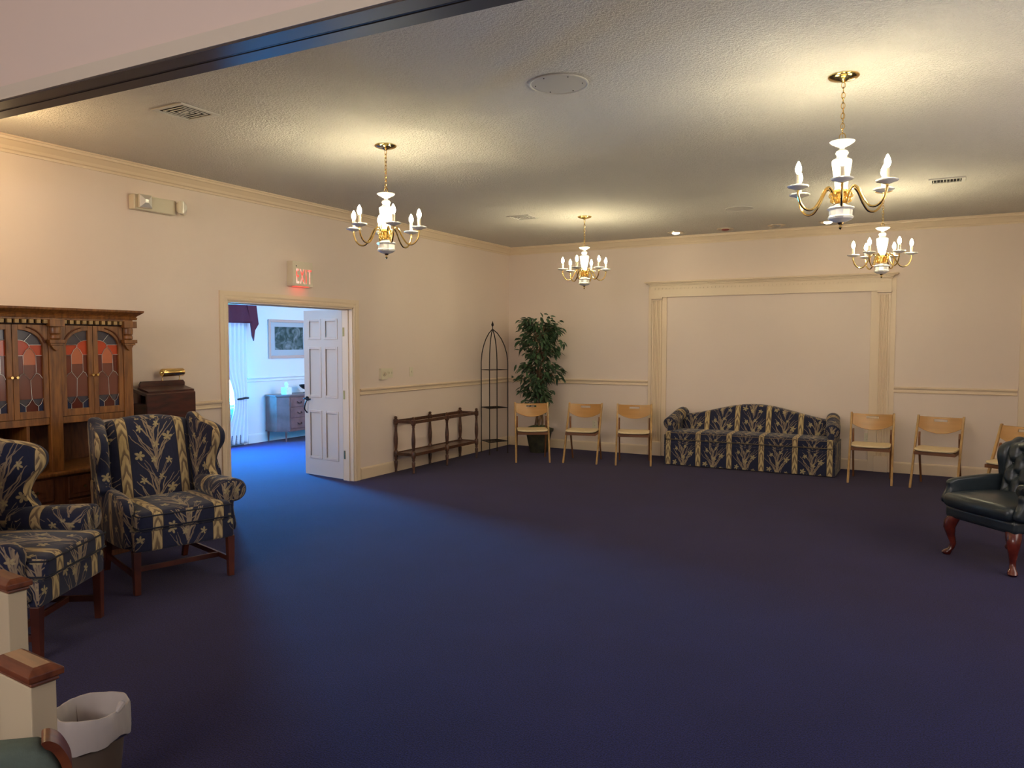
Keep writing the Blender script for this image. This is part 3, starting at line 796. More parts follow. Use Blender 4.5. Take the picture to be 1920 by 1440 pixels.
plate('wall_outlet', (XL, 8.33, .50), (1, 0), .075, .118, 'wall outlet behind the empty console table frame', 'outlet', 'outlet')
plate('wall_outlet', (-4.39, YB, .40), (0, -1), .075, .118, 'wall outlet seen behind the second folding chair from the left', 'outlet', 'outlet')
plate('wall_outlet', (-.705, YB, .415), (0, -1), .08, .12, 'wall outlet right of the sofa, seen through a folding chair', 'outlet', 'outlet')

# ============================================================ FAR ROOM CONTENTS
wn = sempty('window_1')
bm = BM()
for a in ((WY1, WY1 + .075, WZ0 - .08, WZ1 + .08), (WY0 - .075, WY0, WZ0 - .08, WZ1 + .08)): box(bm, AX0 - .001, AX0 + .02, a[0], a[1], 0.0 if a[0] > 8 else a[2], a[3])
box(bm, AX0 - .001, AX0 + .02, WY0, WY1, WZ1, WZ1 + .08); box(bm, AX0 - .001, AX0 + .035, WY0 - .05, WY1 + .0, WZ0 - .03, WZ0)
obj('window_casing', bm, M_WALL2, wn, smooth=0)
bm = BM()
for q in ((WY0, WY0 + .035, WZ0, WZ1), (WY1 - .035, WY1, WZ0, WZ1), (WY0, WY1, WZ0, WZ0 + .04), (WY0, WY1, WZ1 - .04, WZ1), (WY0, WY1, 1.29, 1.33)): box(bm, AX0 - .09, AX0 - .05, *q)
obj('window_sash', bm, M_WALL2, wn, smooth=0)
# curtains: sheer white, tied back at the right
def sheer():
    m, nt, b = base_mat('sheer_curtain'); nt.nodes.remove(b)
    out = nt.nodes['Material Output']
    d = nt.nodes.new('ShaderNodeBsdfDiffuse'); d.inputs[0].default_value = (.8, .8, .82, 1)
    tl = nt.nodes.new('ShaderNodeBsdfTranslucent'); tl.inputs[0].default_value = (.8, .82, .85, 1)
    m1 = nt.nodes.new('ShaderNodeMixShader'); m1.inputs[0].default_value = .008
    nt.links.new(d.outputs[0], m1.inputs[1]); nt.links.new(tl.outputs[0], m1.inputs[2]); nt.links.new(m1.outputs[0], out.inputs[0])
    return m
M_SHEER = sheer()
def curtain(name, label, edge, y_out, x, zt, zb, sgn, waves):
    """edge: list of (z, y_inner); cloth spans from y_out to y_inner(z)"""
    t = thing(name, label, 'curtain', (0, 0, 0))
    bm = BM(); zs = [zt + (zb - zt) * k / 40 for k in range(41)]; n = 60
    def inner(z):
        for (za, ya), (zb_, yb) in zip(edge, edge[1:]):
            if zb_ <= z <= za:
                f = (za - z) / (za - zb_); f = f * f * (3 - 2 * f); return ya + (yb - ya) * f
        return edge[-1][1]
    rows = []
    for z in zs:
        yi = inner(z); r = []
        for k in range(n + 1):
            f = k / n; y = y_out + (yi - y_out) * f
            wdt = abs(yi - y_out)
            r.append(bm.verts.new((x + .018 * math.sin(f * waves * 2 * PI + z * 1.3) + .006 * math.sin(f * 31 + z * 5), y, z)))
        rows.append(r)
    for a, b in zip(rows, rows[1:]):
        for k in range(n): bm.faces.new((a[k], a[k + 1], b[k + 1], b[k]))
    o = obj('curtain_cloth', bm, M_SHEER, t, smooth=80)
    md = o.modifiers.new('thickness', 'SOLIDIFY'); md.thickness = .002
    return t
c1 = curtain('curtain', 'sheer white curtain tied back at the window seen through the doorway', [(1.98, 8.07), (1.25, 8.08), (.76, 8.21), (.70, 8.22), (.03, 8.05)], 8.47, -9.44, 1.98, .03, 1, 5)
bm = BM(); tube(bm, spline([(-9.43, 8.49, .74), (-9.40, 8.40, .745), (-9.41, 8.33, .735), (-9.46, 8.30, .73)], 5), .016, 8); obj('tieback', bm, M_DARKMETAL, c1)
curtain('curtain', 'left half of the white window curtain, hidden mostly by the doorway edge', [(1.98, 7.60), (.7, 7.58), (.03, 7.58)], 7.36, -9.44, 1.98, .03, 1, 7)
vl = thing('valance', 'burgundy fabric valance with pointed tail over the far room window', 'valance', (0, 0, 0))
bm = BM(); n = 40; rows = []
for j in range(7):
    z = 2.24 - .33 * j / 6; rows.append([bm.verts.new((-9.36 + .012 * math.sin(k * .9), 7.35 + (8.585 - 7.35) * k / n + .012 * j / 6 * (k == n), z)) for k in range(n + 1)])
for a, b in zip(rows, rows[1:]):
    for k in range(n): bm.faces.new((a[k], a[k + 1], b[k + 1], b[k]))
o = obj('valance_cloth', bm, M_VALANCE, vl, smooth=80); o.modifiers.new('thickness', 'SOLIDIFY').thickness = .02
bm = BM()
prism(bm, [(8.395, 2.235), (8.59, 2.24), (8.635, 1.90), (8.57, 1.80), (8.535, 1.635), (8.495, 1.72), (8.48, 1.92)], lambda u, v, w: (w + .01 * math.sin(u * 60), u, v), -9.352, -9.33)
obj('valance_tail', bm, M_VALANCE, vl, smooth=0)
bm = BM(); box(bm, AX0 + .002, AX0 + .07, 7.5, 8.36, .02, .17)
for k in range(4): box(bm, AX0 + .07, AX0 + .075, 7.5, 8.36, .04 + k * .03, .05 + k * .03)
tag(obj('baseboard_heater', bm, M_HEATER, smooth=0, bevel=.004), 'grey baseboard heater on the floor below the white curtain', 'heater')
# picture
pc = thing('framed_picture', 'pale-framed landscape print on the far room wall, seen through the doorway', 'picture', (AX0, 8.99, 1.35))
PW, PH = .92, .64
bm = BM()
for q in ((0, .045, 0, PH), (PW - .045, PW, 0, PH), (.045, PW - .045, 0, .045), (.045, PW - .045, PH - .045, PH)): box(bm, .002, .03, *q)
obj('frame', bm, M_PFRAME, pc, smooth=0, bevel=.004)
bm = BM(); box(bm, .002, .014, .045, PW - .045, .045, PH - .045); obj('mat_board', bm, M_MATTE, pc, smooth=0)
mP, nt, b = base_mat('landscape_print')
tc = nt.nodes.new('ShaderNodeTexCoord'); n1 = nt.nodes.new('ShaderNodeTexNoise'); n1.inputs['Scale'].default_value = 7; n1.inputs['Detail'].default_value = 5; n1.inputs['Distortion'].default_value = 1.2
nt.links.new(tc.outputs['Object'], n1.inputs['Vector']); rp = nt.nodes.new('ShaderNodeValToRGB')
cr = rp.color_ramp; cr.elements[0].position = .32; cr.elements[0].color = rgb(40, 50, 48); cr.elements[1].position = .75; cr.elements[1].color = rgb(176, 180, 176)
e = cr.elements.new(.45); e.color = rgb(64, 88, 70); e = cr.elements.new(.56); e.color = rgb(120, 128, 124)
nt.links.new(n1.outputs[0], rp.inputs[0]); nt.links.new(rp.outputs[0], b.inputs['Base Color']); b.inputs['Roughness'].default_value = .35
bm = BM(); box(bm, .014, .0155, .14, PW - .14, .14, PH - .12); obj('print', bm, mP, pc, smooth=0)
bm = BM(); box(bm, .018, .020, .045, PW - .045, .045, PH - .045)
mG, nt, b = base_mat('picture_glass'); b.inputs['Transmission Weight'].default_value = 1.0; b.inputs['Roughness'].default_value = 0.0; b.inputs['IOR'].default_value = 1.2
obj('glass', bm, mG, pc, smooth=0)
# chest of drawers, canted corners
dr = thing('chest_of_drawers', 'brown three-drawer chest with canted corners in the far room, half behind the door', 'chest of drawers', (AX0 + .02, 8.90, 0))
DL, DD, DH = 1.05, .40, .765
def foot(o=0.0): return [(0.0, 0 - o), (DD * .62, 0 - o), (DD + o, .13 - o * .3), (DD + o, DL - .13 + o * .3), (DD * .62, DL + o), (0, DL + o)]
bm = BM(); prism(bm, foot(), lambda u, v, w: (u, v, w), .19, DH - .03); obj('body', bm, M_TEAK, dr, smooth=0, bevel=.004)
bm = BM(); prism(bm, foot(.02), lambda u, v, w: (u, v, w), DH - .03, DH); obj('top', bm, newmat('dresser_top', rgb(104, 80, 76), .35), dr, smooth=0, bevel=.004)
bm = BM(); prism(bm, foot(.008), lambda u, v, w: (u, v, w), .17, .195); obj('base_rail', bm, M_TEAK, dr, smooth=0)
for (u, v) in ((.03, .03), (DD - .05, .10), (DD - .05, DL - .10), (.03, DL - .03)):
    bm = BM(); lathe(bm, [(.012, 0), (.022, .12), (.026, .165), (.026, .175)], (u, v, 0), sides=4); obj('leg', bm, M_TEAK, dr, smooth=0)
for k, (z0, z1) in enumerate(((.215, .375), (.39, .55), (.565, .715))):
    bm = BM(); box(bm, DD, DD + .012, .15, DL - .15, z0, z1); d_ = obj('drawer', bm, M_TEAK, dr, smooth=0, bevel=.004)
    for s in (.32, .72):
        bm = BM(); y = DL * s; zz = (z0 + z1) / 2
        tube(bm, spline([(DD + .012, y - .04, zz + .01), (DD + .035, y - .03, zz - .012), (DD + .038, y + .03, zz - .012), (DD + .012, y + .04, zz + .01)], 4), .005, 6)
        obj('drawer_pull', bm, M_BRONZE, d_)
tb = thing('tissue_box', 'white tissue box on the far room chest', 'tissue box', (AX0 + .27, 9.12, DH + .0005))
bm = BM(); box(bm, -.06, .06, -.06, .06, 0, .115); obj('carton', bm, newmat('carton', (.78, .76, .72, 1), .6, var2=(.66, .68, .66, 1), vscale=30), tb, smooth=0, bevel=.003)
bm = BM(); pts = []
rs = []
for j, (r_, z) in enumerate(((.03, .113), (.022, .13), (.034, .16), (.026, .185), (.008, .20))):
    rs.append([(r_ * (1 + .35 * math.sin(3 * a + j)) * math.cos(a), r_ * (1 + .3 * math.cos(2 * a)) * .5 * math.sin(a), z + .006 * math.sin(4 * a)) for a in [2 * PI * k / 16 for k in range(16)]])
rings(bm, rs); obj('tissue', bm, M_TISSUE, tb)
bm = BM(); lathe(bm, [(.0, 0), (.05, 0), (.052, .012), (.02, .022), (.016, .05), (.07, .075), (.115, .115), (.12, .14), (.112, .14), (.10, .115), (.05, .085), (0, .08)], seg=28)
o = obj('footed_bowl', bm, M_BRONZE); o.location = (AX0 + .26, 9.58, DH + .0005); tag(o, 'dark footed bowl on the far room chest beside the door edge', 'bowl')

# ============================================================ CABINET (local x = world y, local -y = into room)
cb = thing('display_hutch', 'tall golden oak hutch with stained-glass doors against the left wall', 'cabinet', (XL, 3.115, 0), R(90))
def cx_(y): return y - 3.115
def part(name, boxes, mat, par=cb, bevel=.003, smooth=0):
    bm = BM()
    for q in boxes: box(bm, *q)
    return obj(name, bm, mat, par, smooth=smooth, bevel=bevel)
CL, CR_ = cx_(2.515), cx_(3.715)
FR = -.475         # upper front face, local y
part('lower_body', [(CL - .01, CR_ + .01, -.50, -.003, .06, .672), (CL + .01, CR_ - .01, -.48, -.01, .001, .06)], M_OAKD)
part('counter', [(CL - .03, CR_ + .03, -.535, -.002, .672, .700)], M_OAK, bevel=.008)
# posts and rails of the upper part
posts = [(cx_(2.52), cx_(2.61)), (cx_(3.084), cx_(3.170)), (cx_(3.643), cx_(3.715))]
part('side_panel', [(CL + .002, CL + .022, FR + .01, -.004, .70, 1.76)], M_OAK)
part('side_panel', [(CR_ - .022, CR_ - .002, FR + .01, -.004, 1.03, 1.76)], M_OAK)
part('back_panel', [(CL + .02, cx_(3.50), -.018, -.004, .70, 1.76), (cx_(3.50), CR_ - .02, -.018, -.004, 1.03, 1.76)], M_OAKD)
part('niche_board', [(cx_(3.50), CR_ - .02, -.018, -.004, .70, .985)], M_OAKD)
part('niche_top', [(CL + .02, CR_ - .02, FR + .02, -.018, 1.045, 1.07)], M_OAKD)
part('upper_top', [(CL, CR_, FR + .005, -.004, 1.745, 1.765)], M_OAK)
for a, b in posts:
    part('post', [(a, b, FR - .012, FR + .03, .70, 1.74)], M_OAK)
    c = (a + b) / 2
    bm = BM()
    for z0, z1, w, dpt in ((1.715, 1.765, .052, .052), (1.60, 1.625, .054, .05), (1.585, 1.60, .044, .04)): box(bm, c - w, c + w, FR - dpt, FR - .008, z0, z1)
    rs = []
    for z, r_ in ((1.625, .030), (1.635, .036), (1.655, .034), (1.66, .028), (1.667, .036), (1.70, .038), (1.715, .034)): rs.append([(c + r_ * math.cos(q), FR - .012 + min(0, -r_ * math.sin(q)), z) for q in [PI * k / 12 for k in range(13)]])
    rings(bm, rs)
    prism(bm, [(-.036, 1.585), (.036, 1.585), (.02, 1.560), (0, 1.545), (-.02, 1.560)], lambda u, v, w: (c + u, w, v), FR - .032, FR - .01)
    obj('corbel', bm, M_OAK, cb, smooth=30, bevel=.002)
part('lower_rail', [(posts[0][1], posts[1][0], FR, FR + .03, 1.033, 1.082), (posts[1][1], posts[2][0], FR, FR + .03, 1.033, 1.082)], M_OAK)
part('crown', [(CL - .002, CR_ + .002, FR - .022, -.004, 1.762, 1.778)], M_OAK)
bm = BM()
prof = [(0, 1.776), (-.030, 1.776), (-.034, 1.790), (-.026, 1.796), (-.034, 1.806), (-.060, 1.826), (-.066, 1.832), (-.068, 1.846), (0, 1.846)]
rings(bm, [[(CL + (o if o else 0), FR + o, z) for o, z in prof], [(CR_ - o, FR + o, z) for o, z in prof]])
rings(bm, [[(CR_ - o, FR + o, z) for o, z in prof], [(CR_ - o, -.004, z) for o, z in prof]])
box(bm, CL, CR_, FR, -.004, 1.776, 1.846)
obj('cornice', bm, M_OAK, cb, smooth=0)
for (a, b) in ((posts[0][1], posts[1][0]), (posts[1][1], posts[2][0])):
    bm = BM(); n = 10; st = (b - a) / n
    for k in range(n): box(bm, a + st * k + st * .25, a + st * k + st * .80, FR - .028, FR - .002, 1.737, 1.762)
    obj('dentil_row', bm, newmat('pale_dentil', rgb(176, 140, 84), .45), cb, smooth=0)
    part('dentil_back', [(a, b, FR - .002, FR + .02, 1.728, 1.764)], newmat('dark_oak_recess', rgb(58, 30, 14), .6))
GC = {'grey': rgb(76, 72, 80), 'orange': rgb(196, 74, 40), 'apricot': rgb(196, 112, 78), 'mauve': rgb(118, 70, 58), 'russet': rgb(112, 50, 34), 'navy': rgb(36, 42, 72), 'oxblood': rgb(86, 34, 24)}
GN = list(GC); GM = [newmat('glass_' + k, v, .12, coat=.4) for k, v in GC.items()]
M_CAME = newmat('lead_came', (.75, .72, .68, 1), .3, .8)
def glass_door(x0, x1, z0, z1, s):
    """s=+1: arch falls to +x (right leaf of a pair); built at local front"""
    w = x1 - x0; st = .036; rt, rb = .035, .05
    yf, yb = FR - .006, FR + .016
    u0, u1 = x0 + st, x1 - st; gz0, gz1 = z0 + rb, z1 - rt
    gw, gh = u1 - u0, gz1 - gz0
    def U(u): return (u0 + u * gw) if s > 0 else (u1 - u * gw)
    def Z(v): return gz0 + v * gh
    bm = BM()
    box(bm, x0, u0, yf, yb, z0, z1); box(bm, u1, x1, yf, yb, z0, z1); box(bm, u0, u1, yf, yb, z0, gz0)
    arch = [(1.0, .79)] + [(1.0 - (1 - math.cos(q)) * 1.0, .79 + .21 * math.sin(q)) for q in [PI / 2 * k / 8 for k in range(1, 9)]]
    poly = [(U(u), Z(v)) for u, v in arch] + [(U(0), z1), (U(1), z1)]
    prism(bm, poly, lambda u, v, t: (u, t, v), yf, yb)
    d = obj('door', bm, M_OAK, cb, smooth=0, bevel=.002)
    bm = BM()   # applied arch moulding
    tube(bm, [(U(u), yf - .003, Z(v)) for u, v in [(1.10 - (1 - math.cos(q)) * .9, .80 + .235 * math.sin(q)) for q in [PI / 2 * (k + 1) / 10 for k in range(9)]]], .006, 6)
    obj('arch_moulding', bm, M_OAKD, d)
    # panes
    bm = BM()
    def pane(poly, col, lay):
        y = FR + .012 - lay * .0008
        vs = [bm.verts.new((U(u), y, Z(v))) for u, v in poly]; f = bm.faces.new(vs if s > 0 else list(reversed(vs))); f.material_index = GN.index(col)
    pane([(0, 0), (1, 0), (1, 1), (0, 1)], 'grey', 0)
    inner = [(.02 + .46 * math.sin(q), .79 + .085 * math.cos(q)) for q in [PI / 2 * k / 6 for k in range(7)]]
    pane([(0, .57), (1, .57), (1, .815), (.48, .815)] + [(u, v) for u, v in reversed(inner)] + [(0, .875)], 'orange', 1)
    pane([(0, .30), (1, .30), (1, .685), (0, .685)], 'russet', 2)
    pane([(.22, .47), (.5, .38), (.74, .47), (.74, .685), (.62, .75), (.48, .785), (.34, .75), (.22, .685)], 'mauve', 3)
    pane([(.22, .57), (.74, .57), (.74, .685), (.62, .75), (.48, .785), (.34, .75), (.22, .685)], 'apricot', 4)
    pane([(0, .15), (.02, .40), (.12, .45), (.22, .47), (.5, .38), (.5, .15)], 'mauve', 5)
    pane([(.5, .15), (.5, .38), (.74, .47), (.88, .45), (1, .40), (1, .15)], 'mauve', 5)
    pane([(0, 0), (1, 0), (1, .155), (.79, .06), (.54, .155), (.27, .06), (0, .12)], 'oxblood', 6)
    pane([(0, 0), (.27, 0), (.27, .06), (.12, .085), (0, .13)], 'navy', 7)
    pane([(.79, 0), (1, 0), (1, .15), (.9, .085), (.79, .06)], 'navy', 7)
    # keep panes thin but real
    g = obj('stained_glass', bm, GM, d, smooth=0, recalc=False)
    g.modifiers.new('thickness', 'SOLIDIFY').thickness = .0006
    bm = BM(); yc = FR + .004
    def came(pts, r=.0016): tube(bm, [(U(u), yc, Z(v)) for u, v in pts], r, 5)
    came(inner); came([(.48, .815), (1, .815)]); came([(.30, .865), (.56, .95)]); came([(.48, .785), (.48, .815)])
    came([(.48, .785), (.34, .75), (.22, .685), (.22, .47), (.5, .38), (.74, .47), (.74, .685), (.62, .75), (.48, .785)])
    came([(0, .685), (.22, .685)]); came([(.74, .685), (1, .685)])
    came([(.22, .47), (.1, .45), (.02, .40)]); came([(.74, .47), (.88, .45), (1, .40)]); came([(.5, .38), (.53, .155)])
    came([(0, .12), (.14, .09), (.27, .06), (.40, .09), (.54, .155), (.66, .09), (.79, .06), (.9, .085), (1, .155)]); came([(.27, .06), (.27, 0)]); came([(.79, .06), (.79, 0)])
    for u, v in ((.48, .785), (.22, .685), (.74, .685), (.22, .47), (.74, .47), (.5, .38), (.54, .155), (.27, .06), (.79, .06), (.30, .865)):
        lathe(bm, [(0, -.003), (.003, 0), (0, .003)], (U(u), yc, Z(v)), 6)
    obj('lead_lines', bm, M_CAME, d)
    bm = BM(); xk = (x0 + .016) if s > 0 else (x1 - .016)
    tube(bm, [(xk, yf, 1.37), (xk, yf - .012, 1.37), (xk, yf - .018, 1.37), (xk, yf - .026, 1.37)], [.005, .005, .011, .009], 10); obj('knob', bm, M_BRASS, d)
for (a, b) in ((posts[0][1], posts[1][0]), (posts[1][1], posts[2][0])):
    m_ = (a + b) / 2
    glass_door(a + .002, m_ - .0015, 1.084, 1.726, -1); glass_door(m_ + .0015, b - .002, 1.084, 1.726, 1)
part('niche_divider', [(cx_(2.93), cx_(2.952), FR + .01, -.02, .70, 1.045)], M_OAK)
for a, b in ((CL + .02, cx_(2.80)), (cx_(2.82), posts[1][0] - .01), (posts[1][1] + .01, cx_(3.38)), (cx_(3.40), CR_ - .02)):
    for z0, z1 in ((.50, .655), (.325, .485), (.10, .31)):
        bm = BM(); box(bm, a, b, -.514, -.50, z0, z1); d_ = obj('drawer', bm, M_OAKD, cb, smooth=0, bevel=.005)
        bm = BM(); box(bm, a + .03, b - .03, -.518, -.514, z0 + .03, z1 - .03); obj('drawer_field', bm, M_OAKD, d_, smooth=0, bevel=.003)
        bm = BM(); c = (a + b) / 2; tube(bm, [(c, -.518, (z0 + z1) / 2), (c, -.528, (z0 + z1) / 2), (c, -.54, (z0 + z1) / 2)], [.005, .005, .012], 10); obj('knob', bm, M_BRASS, d_)

# ============================================================ LECTERN + LAMP
lc = thing('lectern', 'dark mahogany guest-book stand against the left wall behind the wing chair', 'lectern', (XL, 4.22, 0), R(90))
def LP(name, boxes, bevel=.004):
    bm = BM()
    for q in boxes: box(bm, *q)
    return obj(name, bm, M_MAHOG, lc, smooth=0, bevel=bevel)
LP('body', [(-.215, .215, -.235, -.03, .05, 1.10)]); LP('plinth', [(-.235, .235, -.26, -.02, .001, .05)])
LP('front_board', [(-.235, .235, -.265, -.245, .70, 1.185)], .006)
bm = BM(); prism(bm, [(-.245, 1.165), (-.245, 1.19), (-.085, 1.225), (-.085, 1.195)], lambda u, v, w: (w, u, v), -.235, .24); obj('desk_top', bm, M_MAHOG, lc, smooth=0, bevel=.003)
bm = BM(); prism(bm, [(-.235, 1.192), (-.235, 1.205), (-.10, 1.236), (-.10, 1.222)], lambda u, v, w: (w, u, v), -.20, .245); obj('book_rest', bm, M_MAHOG, lc, smooth=0, bevel=.002)
bm = BM(); poly = [(-.165, 1.10), (-.165, 1.255), (-.15, 1.28), (.255, 1.28), (.27, 1.26), (.27, 1.225), (.285, 1.22), (.285, 1.10)]; prism(bm, poly, lambda u, v, w: (u, w, v), -.085, -.06); obj('back_rail', bm, M_MAHOG, lc, smooth=0, bevel=.004)
lm = thing('reading_lamp', 'small brass tubular reading lamp on top of the mahogany stand', 'lamp', (XL + .0725, 4.36, 1.2805), R(90))
bm = BM()
for s_ in (-.085, .085): tube(bm, spline([(s_, 0, .0), (s_, 0, .03), (s_, -.012, .055)], 4), .004, 6); tube(bm, [(s_, 0, .0), (s_, 0, .004)], .0095, 10)
obj('bracket', bm, M_BRASS, lm)
bm = BM(); rs = []
for x, r_ in ((-.105, .002), (-.105, .030), (-.098, .034), (.098, .034), (.105, .030), (.105, .002)): rs.append([(x, -.02 + r_ * math.cos(a), .068 + r_ * math.sin(a)) for a in [2 * PI * k / 24 for k in range(24)]])
rings(bm, rs); sh = obj('lamp_shade', bm, M_BRASS, lm)
bm = BM()
for s_ in (-1, 1): tube(bm, [(s_ * .104, -.02, .068), (s_ * .118, -.02, .068)], [.012, .008], 10)
obj('end_knob', bm, M_BRASS, sh)

# ============================================================ FOLDING CHAIRS
def folding_chair():
    t = thing('folding_chair', '', 'chair', (0, 0, 0))
    hw = .225; H = .785
    ftop, fbot = (.17, H), (-.22, 0)          # (y, z) of long leg
    def yl(z): return fbot[0] + (ftop[0] - fbot[0]) * z / H
    for s in (-1, 1):
        bm = BM(); x = s * hw
        sec = []
        for z, w in ((0.0, .022), (.02, .028), (.42, .034), (.60, .034), (H - .01, .028), (H, .022)):
            y = yl(z); sec.append([(x + a * .012, y + b * w / 2, z) for a, b in ((-1, -1), (1, -1), (1, 1), (-1, 1))])
        rings(bm, sec); obj('leg', bm, M_BEECH, t, smooth=0, bevel=.004)
        bm = BM(); xi = x - s * .026; sec = []
        for z, y, w in ((0, .27, .024), (.02, .262, .030), (.25, .165, .034), (.42, .105, .038), (.54, .085, .040), (.585, .095, .030), (.60, .10, .012)):
            sec.append([(xi + a * .010, y + b * w / 2, z) for a, b in ((-1, -1), (1, -1), (1, 1), (-1, 1))])
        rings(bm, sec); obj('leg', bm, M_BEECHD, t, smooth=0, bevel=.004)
    # seat
    bm = BM(); outl = []
    for k in range(40):
        a = 2 * PI * k / 40; c, s_ = math.cos(a), math.sin(a); e = .32
        outl.append((.205 * abs(c) ** e * (1 if c > 0 else -1), -.035 + .20 * abs(s_) ** e * (1 if s_ > 0 else -1)))
    pillow(bm, outl, .022, lambda u, v, w: (u, v, .425 + w + .035 * (abs(u) / .2) ** 2 * .2), er=.009, dome=.004)
    obj('seat', bm, M_SEATPAD, t, smooth=60)
    bm = BM(); box(bm, -.185, .185, -.21, -.188, .375, .410); box(bm, -.185, .185, .10, .12, .375, .410)
    for s in (-1, 1): box(bm, s * .192 - .010, s * .192 + .010, -.21, .12, .375, .410)
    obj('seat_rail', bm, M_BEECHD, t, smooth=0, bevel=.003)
    # curved plywood back with hand slot
    bm = BM(); n = 32
    def zt(x): return .772 - .006 * (1 - (x / hw) ** 2)
    def zb(x): return .662 - .075 * (max(0, 1 - (abs(x) / (hw - .0)) ** 2.0)) ** .9
    def yy(x, z): return yl(z) - .005 + .028 * (1 - (x / hw) ** 2)
    xs = [-hw + .012 + (2 * hw - .024) * k / n for k in range(n + 1)]
    zs = lambda x: [zb(x), (zb(x) + .715) / 2, .717, .742, .757, zt(x)]
    fr, bk = [], []
    for x in xs:
        fr.append([bm.verts.new((x, yy(x, z) - .006, z)) for z in zs(x)]); bk.append([bm.verts.new((x, yy(x, z) + .006, z)) for z in zs(x)])
    def hole(i, j): return j == 2 and 10 < i < 21
    m = 5
    for i in range(n):
        for j in range(m):
            if hole(i, j): continue
            bm.faces.new((fr[i][j], fr[i + 1][j], fr[i + 1][j + 1], fr[i][j + 1])); bm.faces.new((bk[i][j], bk[i][j + 1], bk[i + 1][j + 1], bk[i + 1][j]))
            for (di, dj, a, b) in ((-1, 0, (i, j), (i, j + 1)), (1, 0, (i + 1, j + 1), (i + 1, j)), (0, -1, (i + 1, j), (i, j)), (0, 1, (i, j + 1), (i + 1, j + 1))):
                ni, nj = i + di, j + dj
                if ni < 0 or ni >= n or nj < 0 or nj >= m or hole(ni, nj):
                    bm.faces.new((fr[a[0]][a[1]], fr[b[0]][b[1]], bk[b[0]][b[1]], bk[a[0]][a[1]]))
    obj('backrest', bm, M_PLY, t, smooth=40, bevel=.003)
    return t
chair0 = folding_chair()
GRP = 'light wood folding chairs along the back wall'
CH = [(-4.78, 9.22, 31, 'beech folding chair in front of the potted ficus, leftmost of the row'),
      (-4.13, 9.47, 12, 'beech folding chair left of the moulded surround, second from left'),
      (-3.47, 9.64, 18, 'beech folding chair just left of the striped sofa'),
      (-.61, 9.71, 1, 'beech folding chair just right of the sofa, in front of the wall outlet'),
      (.06, 9.66, -9, 'beech folding chair second to the right of the sofa, turned slightly'),
      (.74, 8.90, -28, 'beech folding chair half hidden behind the navy leather chair')]
for i, (x, y, a, lb) in enumerate(CH):
    c = chair0 if i == 0 else dup(chair0, (x, y, .0005), R(a), lb, GRP)
chair0.location = (CH[0][0], CH[0][1], .0005); chair0.rotation_euler = (0, 0, R(CH[0][2])); chair0['label'] = CH[0][3]; chair0['group'] = GRP

